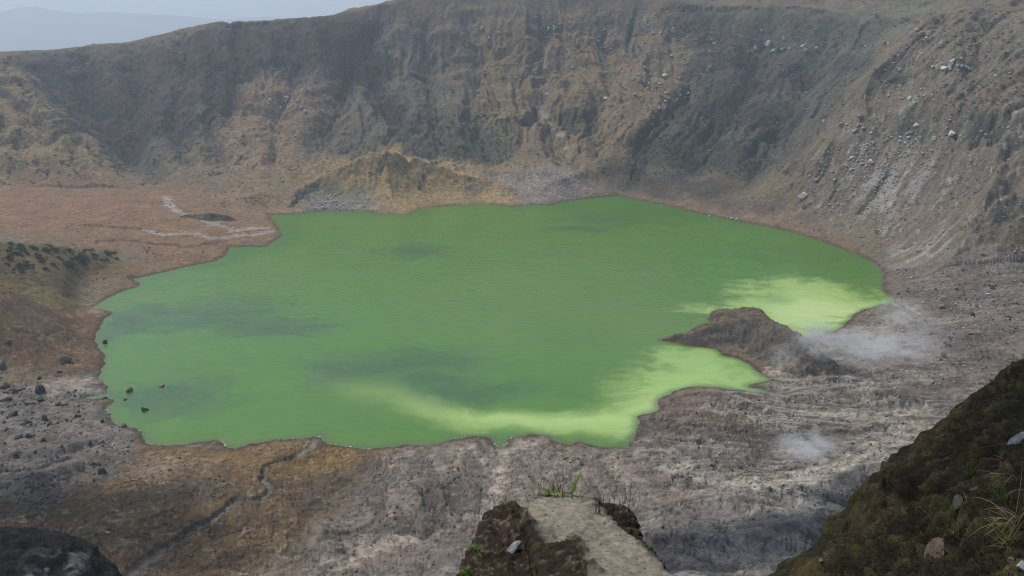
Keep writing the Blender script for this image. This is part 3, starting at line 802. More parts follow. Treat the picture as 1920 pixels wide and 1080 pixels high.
def rock_mat(name, c1, c2, top=None):
    m, nt, out = new_mat(name)
    n = noise_node(nt, 1.3, 6, .7, 'Object'); n_f = noise_node(nt, 7, 5, .7, 'Object')
    col = mixc(nt, mapr(nt, n, .38, .62, 0, 1), c1, c2)
    col = scale_col(nt, col, mapr(nt, n_f, .3, .7, .65, 1.3))
    bsdf(nt, out, col, .92, .2, [(noise_node(nt, 3, 6, .7, 'Object'), .6, .12)])
    return m


RM = {'pale': rock_mat('pale_rock', (.56, .55, .53), (.36, .35, .335)), 'grey': rock_mat('grey_rock', (.16, .155, .15), (.10, .095, .09)),
      'dark': rock_mat('dark_rock', (.062, .060, .054), (.035, .036, .030)), 'moss': rock_mat('mossy_rock', (.15, .15, .115), (.085, .095, .055)),
      'tan': rock_mat('tan_rock', (.23, .175, .13), (.15, .115, .09)), 'bluish': rock_mat('blue_grey_rock', (.36, .37, .38), (.20, .205, .21))}
ROCKS = {}
for key, m in RM.items():
    ROCKS[key] = [mesh_from('boulder', rock_verts(ICO3[0], 40 + i * 7 + len(key)), ICO3[1], m) for i in range(5)]
small_rocks = {}


def boulder(u, v, w, key, label, group=None, i=None, sink=.42, name='boulder', sq=1.0):
    p = hit(u, v + w * .12)
    k = w / px_size(p) / 2 * random.uniform(.9, 1.05)
    o = add(name, ROCKS[key][random.randrange(5) if i is None else i])
    o.location = p + Vector((0, 0, k * (.62 - sink) * sq)); o.scale = (k, k, k * sq)
    o.rotation_euler = (random.uniform(-.3, .3), random.uniform(-.3, .3), random.uniform(0, 6.28))
    tag(o, label, 'boulder', group)
    return o


SH = [ # left shore, one by one
 (125,675,25,'moss','large angular grey-green boulder casting a shadow on the orange left shore'),
 (110,695,15,'moss','round mossy boulder just below the largest boulder of the orange left shore'),
 (14,638,18,'grey','low flat grey boulder on the brown flat, topmost of the left shore boulders'),
 (2,686,26,'grey','grey boulder cut by the left edge of the photo on orange ground'),
 (73,709,14,'dark','small black pointed boulder where orange ground turns to grey ash'),
 (75,731,27,'dark','big dark mossy boulder on grey ash at the left shore'),
 (55,753,27,'grey','big bare grey angular boulder among dark stones on the left shore'),
 (33,729,28,'grey','broad flat grey boulder left of the big dark mossy one'),
 (8,724,22,'tan','upper of two tan boulders near the left edge on grey ash'),
 (9,746,26,'tan','lower of two tan boulders near the left edge on grey ash'),
 (74,748,17,'dark','low dark slab of rock right of the bare grey angular boulder'),
 (196,642,15,'dark','dark boulder at the waterline with white foam round it'),
 (241,731,17,'tan','brown boulder with a pointed end standing in the green water'),
 (304,723,12,'tan','small pale boulder farthest out in the green water'),
 (234,748,10,'tan','small tan boulder in the water between two larger ones'),
 (272,768,14,'dark','black boulder standing in the green water by itself'),
 (195,746,14,'moss','grey boulder standing in the mouth of the small green inlet'),
 (205,775,9,'pale','small pale boulder on the shore beside white foam'),
 (146,779,16,'moss','mossy boulder with a pale spot on the ash below the inlet'),
 (85,784,16,'dark','oval dark boulder on grey ash left of the mossy one'),
 (233,799,15,'moss','boulder half in the water at the point below the inlet'),
 (190,885,22,'dark','dark boulder heap on the grey slope above the brown grass'),
 (202,998,11,'bluish','lone grey boulder in the dark green grass at the lower left'),
]
for q in SH: boulder(*q)
for u, v, w in [(24,777,18),(50,790,14),(44,796,13),(58,795,10),(92,795,12),(109,757,10),(125,759,9),(192,790,10),(125,787,8),(106,743,8),(35,819,14),(55,818,15),(80,824,13),(115,835,10),(168,829,14),(190,828,12),(40,814,8),
                (8,792,9),(12,805,11),(62,773,9),(18,760,10),(97,752,8),(140,742,7),(158,765,7),(28,850,9),(66,846,8),(10,832,8),(212,815,8),(150,812,7)]:
    boulder(u, v, w, random.choice(['dark', 'dark', 'grey']), 'small dark boulder strewn on the grey ash of the left shore', 'small dark boulders on the grey ash at the left shore')
RF = [(1767,559,12,'bluish','blue-grey boulder on the pinkish flat right of the pale milky water'),
 (1855,551,12,'pale','pale flat boulder high on the right flat'),
 (1820,625,14,'tan','round brown boulder on the flat right of the steam'),
 (1822,589,11,'dark','dark reddish boulder on the flat above the round brown one'),
 (1890,642,14,'grey','grey boulder on the flat near the top of the dark foreground bank'),
 (1840,668,12,'grey','grey boulder on the flat close left of the dark foreground bank'),
 (1618,634,9,'dark','small black boulder beside pale tracks in the steam field'),
 (1505,366,24,'pale','large pale boulder at the foot of the right crater wall above the lake')]
for q in RF: boulder(*q)
SG = 'pale boulders at the water under the right wall'
for u, v, w in [(1372,410,8),(1381,411,7),(1388,413,6),(1330,404,6),(1240,384,5),(1340,400,5),(1365,408,5)]:
    boulder(u, v, w, 'pale', 'white boulder in the small row at the far waterline below the right wall', SG)
for u, v, w in [(1480,91,9),(1135,184,10),(466-0+0,0,0)][:2]:
    boulder(u, v, w, 'pale', {1480: 'white boulder near the top of the shaded wall right of centre', 1135: 'single bright white boulder high on the tan wall, largest of its slope'}[u])


def scatter(clusters, label, group, keys, n_max):
    n = 0
    for u, v, su, sv, k, w0, w1 in clusters:
        for _ in range(k):
            if n >= n_max: return
            uu, vv = random.gauss(u, su), random.gauss(v, sv)
            if not (2 < uu < 1917 and 12 < vv): continue
            p = hit(uu, vv)
            if p.z < .4 or p.length > 1050: continue
            boulder(uu, vv, random.uniform(w0, w1) * random.choice([.8, 1, 1.1, 1.2, 1.7]), random.choice(keys), label, group, sink=.05); n += 1


scatter([(1775,125,24,6,20,5,9),(1730,180,35,8,12,4,7),(1670,82,50,30,18,4,7),(1590,225,25,12,14,4,7),(1830,135,25,10,8,4,7),(1690,255,30,10,16,4,8),(1620,300,40,20,16,4,8),(1560,330,30,15,12,4,7),(1800,240,50,25,12,4,8),(1860,120,30,40,8,4,7),(1760,330,60,40,12,4,7)],
        'pale boulder scattered on the sunlit right crater wall', 'pale boulders on the right wall', ['pale', 'pale', 'bluish'], 130)
scatter([(1240,60,40,30,20,3.5,8),(1240,165,30,20,22,3.5,8),(1180,150,40,20,10,5,8),(1430,95,25,12,10,5,9),(1515,90,20,6,8,5,9),(1360,85,40,25,14,4,7),(1040,60,60,12,20,4,8),(1290,120,30,30,12,4,6)],
        'pale boulder scattered on the far wall right of its centre', 'pale boulders on the far wall', ['pale', 'bluish', 'pale'], 105)
scatter([(545,190,20,10,26,3.5,5.5),(450,160,10,6,5,3,5),(430,220,30,20,6,3,4),(350,290,25,10,5,3,5)],
        'tiny white boulder in the cluster on the wall left of centre', 'white boulders on the left part of the far wall', ['pale'], 34)
scatter([(1760,540,60,30,16,4,7),(1830,600,50,40,16,4,8),(1740,640,50,30,12,4,7),(1850,520,40,20,8,4,8)],
        'small grey boulder strewn on the pinkish flat at the right', 'boulders on the right flat', ['grey', 'bluish', 'dark', 'tan'], 48)

# rubble and scrub too many to count
ROCK1 = [rock_verts(ICO1[0], 900 + i, 4, .15) for i in range(8)]


def rubble(name, label, areas, mat, base=None):
    vs, fs, off = [], [], 0
    for px, n, w0, w1 in areas:
        us = [q[0] for q in px]; vv_ = [q[1] for q in px]; k = 0; tries = 0
        while k < n and tries < n * 8:
            tries += 1
            u, v = random.uniform(min(us), max(us)), random.uniform(min(vv_), max(vv_))
            ins = False
            for i in range(len(px)):
                x0, y0 = px[i]; x1, y1 = px[(i + 1) % len(px)]
                if (y0 > v) != (y1 > v) and u < (x1 - x0) * (v - y0) / (y1 - y0) + x0: ins = not ins
            if not ins: continue
            p = hit(u, v)
            if p.z < .35 or p.length > 1050: continue
            if random.random() > .25 + 1.5 * max(0, float(perlin2(np.array([p.x / 25]), np.array([p.y / 25]), 401)[0]) + .15): continue
            s_ = random.uniform(w0, w1) / px_size(p) / 2 * random.choice([.7, 1, 1, 1.4])
            a = random.uniform(0, 6.28); ca, sa = math.cos(a), math.sin(a)
            q = ROCK1[random.randrange(8)] @ np.array([[ca, sa, 0], [-sa, ca, 0], [0, 0, .8]]) * s_
            vs.append(q + np.array(p) + [0, 0, s_ * .35]); fs.append(ICO1[1] + off); off += len(q); k += 1
    o = add(name, mesh_from(name, np.concatenate(vs), np.concatenate(fs), mat, smooth=False))
    tag(o, label, kind='stuff'); return o


rubble('rubble', 'pale stones and scree scattered over the crater walls and right flats', [
    ([(1490,320),(1700,80),(1920,30),(1920,490),(1680,480),(1560,420)], 1000, 2.2, 4.5), ([(1540,400),(1600,270),(1720,250),(1760,330),(1650,420)], 350, 2.5, 6),
    ([(1000,20),(1300,10),(1300,250),(1160,260),(1050,150)], 450, 2, 4.5), ([(1290,30),(1690,50),(1500,300),(1200,300)], 330, 2, 4.5), ([(870,40),(1050,40),(1050,230),(900,230)], 110, 2, 4.5),
    ([(1660,500),(1920,480),(1920,660),(1760,730),(1560,690)], 550, 2, 4.5), ([(1200,860),(1250,750),(1560,700),(1760,740),(1600,930),(1250,930)], 650, 2, 4.5),
    ([(560,350),(690,350),(700,396),(545,398)], 160, 2, 4.5), ([(980,320),(1060,310),(1120,360),(1010,382)], 200, 2, 4)],
    rock_mat('rubble_rock', (.46, .45, .43), (.28, .275, .265)))
rubble('dark_rubble', 'dark stones scattered over the near ash and brown shore', [
    ([(0,700),(190,740),(260,830),(180,900),(0,980)], 420, 2, 5.5), ([(620,1000),(740,850),(1180,850),(1200,950),(880,1080),(600,1080)], 240, 2, 5.5),
    ([(1190,950),(1640,870),(1560,1060),(1300,1080)], 110, 2, 5.5), ([(1240,760),(1750,730),(1650,860),(1250,900)], 190, 2, 5), ([(270,850),(640,830),(520,1080),(250,1080)], 130, 2, 4.5),
    ([(0,350),(500,400),(400,470),(240,510)], 90, 2, 4), ([(1660,500),(1920,480),(1920,660),(1760,730)], 200, 2, 4.5)],
    rock_mat('dark_rubble_rock', (.085, .08, .075), (.05, .048, .045)))


def leaf_cloud(n, spread, size, seed, lean=.3):
    g = np.random.default_rng(seed)
    d = g.normal(size=(n, 3)); d /= np.linalg.norm(d, axis=1)[:, None]
    p = d * (g.random(n) ** .4)[:, None] * np.array(spread); p[:, 2] = np.abs(p[:, 2])
    a = g.normal(size=(n, 3)); a /= np.linalg.norm(a, axis=1)[:, None]
    b = np.cross(a, g.normal(size=(n, 3))); b /= np.linalg.norm(b, axis=1)[:, None]
    s_ = size * g.uniform(.6, 1.4, n)[:, None]
    v = np.stack([p - a * s_, p + b * s_ * .5, p + a * s_, p - b * s_ * .5], 1).reshape(-1, 3)
    f = np.arange(n * 4, dtype=np.int32).reshape(-1, 4)
    return v, f


def leaf_mat(name, stops, rough=.7):
    m, nt, out = new_mat(name)
    a = nt.nodes.new('ShaderNodeAttribute'); a.attribute_name = 'albedo'
    d = nt.nodes.new('ShaderNodeBsdfDiffuse'); nt.links.new(a.outputs['Color'], d.inputs['Color'])
    t = nt.nodes.new('ShaderNodeBsdfTranslucent'); nt.links.new(a.outputs['Color'], t.inputs['Color'])
    mx_ = nt.nodes.new('ShaderNodeMixShader'); mx_.inputs[0].default_value = .3
    nt.links.new(d.outputs[0], mx_.inputs[1]); nt.links.new(t.outputs[0], mx_.inputs[2]); nt.links.new(mx_.outputs[0], out.inputs['Surface'])
    return m


M_leaf = leaf_mat('leaf', None)
CL = [leaf_cloud(22, (1, 1, .75), .34, 500 + i) for i in range(6)]


def scrub(name, label, areas, cols):
    vs, fs, cs, off = [], [], [], 0
    for (u0, v0, u1, v1), n, w0, w1, thr in areas:
        k = tries = 0
        while k < n and tries < n * 10:
            tries += 1
            u, v = random.uniform(u0, u1), random.uniform(v0, v1)
            p = hit(u, v)
            if p.z < 1.2 or p.length > 1150: continue
            nv = float(fbm(np.array([p.x / 16]), np.array([p.y / 16]), 3, .6, 411)[0])
            if nv < thr: continue
            s_ = random.uniform(w0, w1) / px_size(p) / 2
            q, f = CL[random.randrange(6)]
            a = random.uniform(0, 6.28); ca, sa = math.cos(a), math.sin(a)
            q = q @ np.array([[ca, sa, 0], [-sa, ca, 0], [0, 0, random.uniform(.6, 1.1)]]) * s_
            vs.append(q + np.array(p) - [0, 0, s_ * .1]); fs.append(f + off); off += len(q); k += 1
            cc = np.array(random.choice(cols)) * random.uniform(.7, 1.3)
            cs.append(np.repeat(cc[None] * rng.uniform(.7, 1.3, (len(q) // 4, 1)), 4, axis=0))
    o = add(name, mesh_from(name, np.concatenate(vs), np.concatenate(fs), M_leaf, smooth=False, attrs={'albedo': np.concatenate(cs)}))
    return tag(o, label, kind='stuff')


GR = [(.050, .062, .030), (.040, .050, .028), (.070, .078, .034)]
scrub('scrub', 'dark green scrub growing in patches on the crater walls', [
    ((0,100,300,350), 700, 3, 8, .02), ((300,60,700,330), 650, 3, 7, .08), ((700,60,1100,320), 700, 3, 7, .08), ((1100,40,1500,330), 650, 3, 7, .06), ((1480,40,1920,480), 800, 3, 7, .08),
    ((790,215,960,310), 260, 4, 8, -.15), ((640,60,760,230), 120, 3, 7, .0), ((1200,200,1420,330), 260, 3, 8, -.15), ((1690,20,1900,220), 240, 4, 8, -.1), ((380,310,480,390), 60, 3, 6, 0),
    ((520,290,1000,390), 130, 3, 6, .05), ((0,455,200,560), 150, 3, 7, .05), ((0,880,480,1010), 330, 3, 8, .02), ((0,80,740,100), 60, 3, 5, -.3)], GR)
BV = [mesh_from('bush', *leaf_cloud(160, (1, 1, .8), .2, 700 + i), M_leaf, smooth=False, attrs={'albedo': np.repeat(np.array(GR[i % 3])[None] * rng.uniform(.6, 1.4, (160, 1)), 4, axis=0)}) for i in range(4)]
BU = []
for k in range(84):
    t = random.random(); u = 8 + 215 * t; v = 452 + 22 * t + random.uniform(0, 1) ** 1.2 * (66 - 54 * t)
    BU.append((u, v, random.uniform(8, 18)))
for u, v, w in BU:
    p = hit(u, v); k = w / px_size(p) / 2
    o = add('bush', BV[random.randrange(4)]); o.location = p - Vector((0, 0, k * .1)); o.scale = (k, k, k * random.uniform(.6, .9)); o.rotation_euler.z = random.uniform(0, 6.28)
    tag(o, 'low dark green bush on the brown hummock beside the left shore', 'bush', 'bushes on the hummock at the left shore')

# froth washed up at the near waterline
vs, fs, off = [], [], 0
i0 = LAKE_PX.index((1110,836)); i1 = LAKE_PX.index((180,630))
for i in range(i0, i1):
    a, b = np.array(LAKE[i]), np.array(LAKE[i + 1]); L = np.linalg.norm(b - a)
    for k in range(int(L * 2.6)):
        q = a + (b - a) * random.random()
        if perlin2(np.array([q[0] / 7]), np.array([q[1] / 7]), 421)[0] < .22 or random.random() < .35: continue
        for it in range(12):
            sdv = lake_dist(np.array([q[0]]), np.array([q[1]]))[0] + fbm(np.array([q[0] / 9]), np.array([q[1] / 9]), 3, .6, 3)[0] * 2.2
            if abs(sdv) < .15: break
            e = .5
            gxx = lake_dist(np.array([q[0] + e]), np.array([q[1]]))[0] - lake_dist(np.array([q[0] - e]), np.array([q[1]]))[0]
            gyy = lake_dist(np.array([q[0]]), np.array([q[1] + e]))[0] - lake_dist(np.array([q[0]]), np.array([q[1] - e]))[0]
            g = np.array([gxx, gyy]); g /= (np.linalg.norm(g) + 1e-6)
            q = q - g * (sdv - .05) * .7
        q = q + rng.normal(size=2) * .22
        s_ = random.uniform(.07, .22)
        v_ = ICO1[0] * np.array([s_ * random.uniform(.8, 1.8), s_, s_ * .5]) + np.array([q[0], q[1], .08])
        vs.append(v_); fs.append(ICO1[1] + off); off += len(v_)
tag(add('shore_foam', mesh_from('shore_foam', np.concatenate(vs), np.concatenate(fs), flat_mat('foam', (.75, .75, .72), (.6, .6, .58)))), 'white froth washed up along the near waterline', kind='stuff')

#=== FOREGROUND ROCK
from mathutils.bvhtree import BVHTree


def plane_hit(u, v, p0, n):
    d = Vector(ray(u, v)); o = Vector((0, 0, CAM_Z))
    return o + d * ((Vector(p0) - o).dot(n) / d.dot(n))


def prism(bm, px, p0, n, depth, flare=.12):
    n = Vector(n).normalized()
    top = [plane_hit(u, v, p0, n) for u, v in px]
    cen = sum(top, Vector()) / len(top)
    if sum((top[i] - cen).cross(top[(i + 1) % len(top)] - cen).z for i in range(len(top))) < 0: top.reverse()
    bot = [Vector((cen.x + (q.x - cen.x) * (1 + flare), cen.y + (q.y - cen.y) * (1 + flare), cen.z - depth)) for q in top]
    tv = [bm.verts.new(q) for q in top]; bv = [bm.verts.new(q) for q in bot]
    bm.faces.new(tv); bm.faces.new(bv[::-1])
    for i in range(len(tv)):
        j = (i + 1) % len(tv); bm.faces.new([tv[i], bv[i], bv[j], tv[j]])


bm = bmesh.new()
apex = P(1050, 925, 8.6)
nt_top = Vector((.05, .14, 1))
prism(bm, [(992,952),(1012,934),(1050,924),(1088,926),(1110,940),(1138,972),(1180,1004),(1212,1034),(1243,1066),(1300,1105),(1380,1220),(1120,1230),(1108,1090),(1112,1012),(1050,1012),(1012,992)], apex, nt_top, 5.0, .18)
prism(bm, [(915,966),(928,952),(950,945),(986,949),(1030,980),(1118,1004),(1125,1110),(1120,1240),(840,1240),(868,1085),(884,1040),(908,1006)], apex - Vector((.10, .05, .06)), Vector((-.10, -.05, 1)), 5.0, .22)
prism(bm, [(1105,958),(1140,950),(1168,955),(1190,972),(1188,992),(1197,1012),(1226,1040),(1150,1040),(1110,990)], apex - Vector((0, 0, .17)), Vector((.25, .1, 1)), 5.0, .25)
prism(bm, [(880,1038),(905,1008),(930,1010),(920,1080),(868,1082)], apex - Vector((.3, .2, .42)), Vector((-.2, -.4, 1)), 4.5, .3)
prism(bm, [(985,972),(1030,985),(1118,1000),(1122,1060),(1118,1150),(1030,1150),(1010,1060)], apex + Vector((0, 0, .01)), Vector((.05, .125, 1)), 5.0, .2)
me = bpy.data.meshes.new('tmp'); bm.to_mesh(me); bm.free()
ob = add('tmp', me)
md = ob.modifiers.new('r', 'REMESH'); md.mode = 'VOXEL'; md.voxel_size = .021
dg = bpy.context.evaluated_depsgraph_get(); ev = bpy.data.meshes.new_from_object(ob.evaluated_get(dg))
rv = np.empty(len(ev.vertices) * 3, np.float32); ev.vertices.foreach_get('co', rv); rv = rv.reshape(-1, 3).astype(np.float64)
rn = np.empty(len(ev.vertices) * 3, np.float32); ev.vertices.foreach_get('normal', rn); rn = rn.reshape(-1, 3)
rf_ = [tuple(p.vertices) for p in ev.polygons]
bpy.data.objects.remove(ob); bpy.data.meshes.remove(me); bpy.data.meshes.remove(ev)
# photo-side outline of the pale slab, as a world-plan polygon on its own plane
slab = [tuple(plane_hit(u, v, apex, nt_top.normalized())[:2]) for u, v in [(985,955),(1010,930),(1050,920),(1092,924),(1118,940),(1145,975),(1185,1010),(1225,1045),(1260,1085),(1400,1230),(1110,1230),(1106,1085),(1110,1010),(1075,1000),(1050,1012),(1030,990)]]
sd_sl = seg_dist(rv[:, 0], rv[:, 1], slab, True)
nA = fbm3(rv, 1.6, 5, .6, 31); nB = fbm3(rv, 7.0, 4, .62, 33); nC = fbm3(rv, 22.0, 3, .6, 35)
ontop = sstep(.10, -.06, sd_sl + nB * .16 + nA * .22 + nC * .04) * sstep(.25, .6, rn[:, 2])
amp = (1 - ontop)
rA = 1 - 2.6 * np.abs(fbm3(rv, 3.2, 2, .5, 131)); rB = 1 - 2.6 * np.abs(fbm3(rv, 9.0, 2, .5, 133)); rC = 1 - 2.6 * np.abs(fbm3(rv, 24.0, 2, .5, 135))
disp = nA * (.07 + .03 * amp) + rA * .032 * amp + rB * (.004 + .012 * amp) + nB * .011 + rC * (.004 + .018 * amp) + .012 * amp * fbm3(rv, 45, 2, .6, 39)
crust = sstep(.05, .25, nB + nC * .5) * amp * .012
rv2 = rv + rn * (disp + crust + .02 * ontop)[:, None]
rc = np.zeros((len(rv), 3)); rc[:] = (.030, .021, .013)
kk = sstep(.1, .45, nB + .5 * nC)[:, None]; rc = rc * (1 - kk) + np.array((.085, .066, .045)) * kk
kk = sstep(.15, -.35, nB + nC * .5)[:, None] * .8; rc = rc * (1 - kk) + np.array((.016, .013, .010)) * kk
kk = (sstep(.2, .5, nC + nA * .6) * .6)[:, None]; rc = rc * (1 - kk) + np.array((.16, .14, .105)) * kk
nD = fbm3(rv, 55.0, 2, .6, 37)
pale = np.array((.215, .195, .148)) * np.clip(1 + .45 * nA + .4 * nB + .35 * nC + .4 * nD, .35, 1.7)[:, None]
k2 = (ontop * (1 - .75 * sstep(.12, .4, nA * .8 + .6 * nB + .3 * nC)))[:, None]
rc = rc * (1 - k2) + pale * k2
rc = np.clip(rc, .008, .5)
M_rock = attr_mat('crag_rock', coord='Object', fine=((14, .7, 1.3), (60, .75, 1.25)), bumps=((25, .5, .02), (110, .4, .006)))
crag = add('rock_outcrop', mesh_from('rock_outcrop', rv2, rf_, M_rock, attrs={'albedo': rc}))
tag(crag, 'pale ash slab with a rough dark brown face jutting up at the bottom centre', 'rock')
crag_bvh = BVHTree.FromPolygons([tuple(q) for q in rv2], rf_)

#=== FOREGROUND BANK
E_ = [(2300,470,19),(2090,590,16),(1960,672,14),(1900,708,13.2),(1842,760,12.4),(1795,818,11.5),(1768,856,11),(1705,902,10.2),(1690,958,9.4),(1665,1012,8.7),(1618,1062,8.0),(1548,1112,7.4),(1470,1176,6.9),(1360,1260,6.4)]
I_ = [(3600,500,8),(2900,600,7),(2500,700,6.2),(2350,800,5.6),(2250,900,5.1),(2180,1000,4.7),(2120,1060,4.4),(2050,1120,4.2),(1980,1180,4.0),(1920,1230,3.9),(1850,1280,3.8),(1780,1330,3.8),(1680,1380,3.9),(1560,1440,4.0)]
ns = 230
tt = np.linspace(0, len(E_) - 1, ns)


def curve(tab):
    pts = np.array([P(*q) for q in tab]); i = np.clip(tt.astype(int), 0, len(tab) - 2); f = (tt - i)[:, None]
    return blur1(pts[i] * (1 - f) + pts[i + 1] * f, 3, 0)


ce, ci = curve(E_), curve(I_)
mrows = 170
cj = np.stack([ci[:, 0] * 1.25 + 1.5, np.full(ns, -7.0) + ci[:, 1] * .4, 128.3 + .09 * ci[:, 0]], 1)      # the bank goes on beside and behind the viewer
sv = np.concatenate([np.linspace(-1, 0, 50, endpoint=False), np.linspace(0, 1, mrows), np.linspace(1, 2, 70)[1:]])
back = ce + np.array([-2.2, 2.8, -11.0])
G = np.zeros((len(sv), ns, 3))
for i, q in enumerate(sv):
    if q < 0: G[i] = ce * (1 + q) + back * (-q) + np.array([-.6, .7, .9]) * (math.sin(-q * math.pi) * .8)
    elif q > 1: G[i] = ci * (2 - q) + cj * (q - 1)
    else: G[i] = ce * (1 - q) + ci * q + np.array([0, 0, .18 * math.sin(q * math.pi)])
du = np.gradient(G, axis=1); dv = np.gradient(G, axis=0); gn = np.cross(du, dv); gn /= np.linalg.norm(gn, axis=2)[..., None] + 1e-9
if gn[120, 100] @ np.array([-.3, -.5, 1]) < 0: gn = -gn
b1 = fbm3(G, .55, 4, .55, 51); b2 = fbm3(G, 2.6, 4, .6, 53); b3 = fbm3(G, 10, 3, .6, 55)
br = 1 - 2.4 * np.abs(fbm3(G, 1.3, 3, .55, 57))
edge1 = blur1(np.random.default_rng(3).normal(size=(1, ns)), 4, 1)[0] * 1.1 + blur1(np.random.default_rng(4).normal(size=(1, ns)), 1.3, 1)[0] * .18
G2 = G + gn * (b1 * .36 + b2 * .17 + b3 * .07 + br * .20 + edge1[None, :] * .22 * np.exp(-(sv / .12) ** 2)[:, None])[..., None]
bc = np.zeros(G.shape); bc[:] = (.019, .017, .010)
kk = sstep(.0, .4, b2 + b3 * .4)[..., None]; bc = bc * (1 - kk) + np.array((.048, .046, .016)) * kk
kk = sstep(.2, .5, b3 + b1 * .3)[..., None] * .7; bc = bc * (1 - kk) + np.array((.075, .068, .040)) * kk
kk = sstep(.05, -.4, b2)[..., None] * .6; bc = bc * (1 - kk) + np.array((.018, .015, .011)) * kk
kk = (sstep(.16, .0, np.abs(sv))[:, None] * sstep(-.4, .2, b2))[..., None] * .8; bc = bc * (1 - kk) + np.array((.085, .062, .032)) * kk
bi = np.arange(len(sv) * ns, dtype=np.int32).reshape(len(sv), ns)
bq = np.stack([bi[:-1, :-1], bi[1:, :-1], bi[1:, 1:], bi[:-1, 1:]], -1).reshape(-1, 4)
M_bank = attr_mat('bank_soil', coord='Object', fine=((9, .45, 1.6), (45, .4, 1.7)), bumps=((14, .8, .05), (60, .7, .015)))
bank = add('foreground_bank', mesh_from('foreground_bank', G2.reshape(-1, 3), bq, M_bank, attrs={'albedo': np.clip(bc, .006, .3).reshape(-1, 3)}))
tag(bank, 'dark mossy bank of earth falling away at the lower right', kind='structure')
bank_bvh = BVHTree.FromPolygons([tuple(q) for q in G2.reshape(-1, 3)], [tuple(int(k) for k in q) for q in bq])
CO = Vector((0, 0, CAM_Z))


def near_hit(u, v, bvh=None):
    d = Vector(ray(u, v)).normalized()
    best = None
    for b in ([bvh] if bvh else [bank_bvh, crag_bvh]):
        loc, nrm, _, dist = b.ray_cast(CO, d)
        if loc is not None and (best is None or dist < best[2]): best = (loc, nrm, dist)
    if best is None: return None, None
    return best[0], (best[1] if best[1].z > 0 else -best[1])


def near_px(p): return F_PX / (p.y * cp - (p.z - CAM_Z) * sp)


# grit lying on the pale slab
gv, gf, go_ = [], [], 0
cand = np.nonzero((ontop > .7) & (rn[:, 2] > .6))[0]
for i in rng.choice(cand, 170):
    k = random.choice([.004, .005, .007, .012]) * random.uniform(.7, 1.3); q = ROCK1[random.randrange(8)] * k + rv2[i] + [0, 0, k * .3]
    gv.append(q); gf.append(ICO1[1] + go_); go_ += len(q)
tag(add('grit', mesh_from('grit', np.concatenate(gv), np.concatenate(gf), rock_mat('grit_stone', (.27, .25, .20), (.15, .135, .105)), smooth=False)), 'loose grit and crumbs lying on the pale ash slab', kind='stuff')

# moss and small leaves over the bank and the crag
vs, cs = [], []
pts = G2[50:50 + mrows].reshape(-1, 3); nn = gn[50:50 + mrows].reshape(-1, 3)
sel = rng.integers(0, len(pts), 13000)
bb = b2[50:50 + mrows].reshape(-1)[sel]
for k, i in enumerate(sel):
    if bb[k] < -.12 and random.random() < .75: continue
    p = pts[i] + rng.normal(size=3) * .03
    n = nn[i]; a = rng.normal(size=3); a -= n * (a @ n) * .5; a /= np.linalg.norm(a); b = np.cross(a, n + rng.normal(size=3) * .5); b /= np.linalg.norm(b) + 1e-6
    s_ = random.uniform(.005, .014); up = n * random.uniform(.005, .035)
    vs.append([p - a * s_ + up * .3, p + b * s_ * .5 + up, p + a * s_ + up * 1.3, p - b * s_ * .5 + up])
    r_ = random.random()
    cc = (.040, .044, .014) if r_ < .5 else (.075, .068, .020) if r_ < .75 else (.028, .024, .014) if r_ < .93 else (.10, .085, .05)
    cs.append([np.array(cc) * random.uniform(.45, 1.05)] * 4)
vs = np.array(vs).reshape(-1, 3); cs = np.array(cs).reshape(-1, 3)
tag(add('moss_cover', mesh_from('moss_cover', vs, np.arange(len(vs), dtype=np.int32).reshape(-1, 4), M_leaf, smooth=False, attrs={'albedo': cs})), 'dark olive moss and tiny leaves covering the foreground bank', kind='stuff')


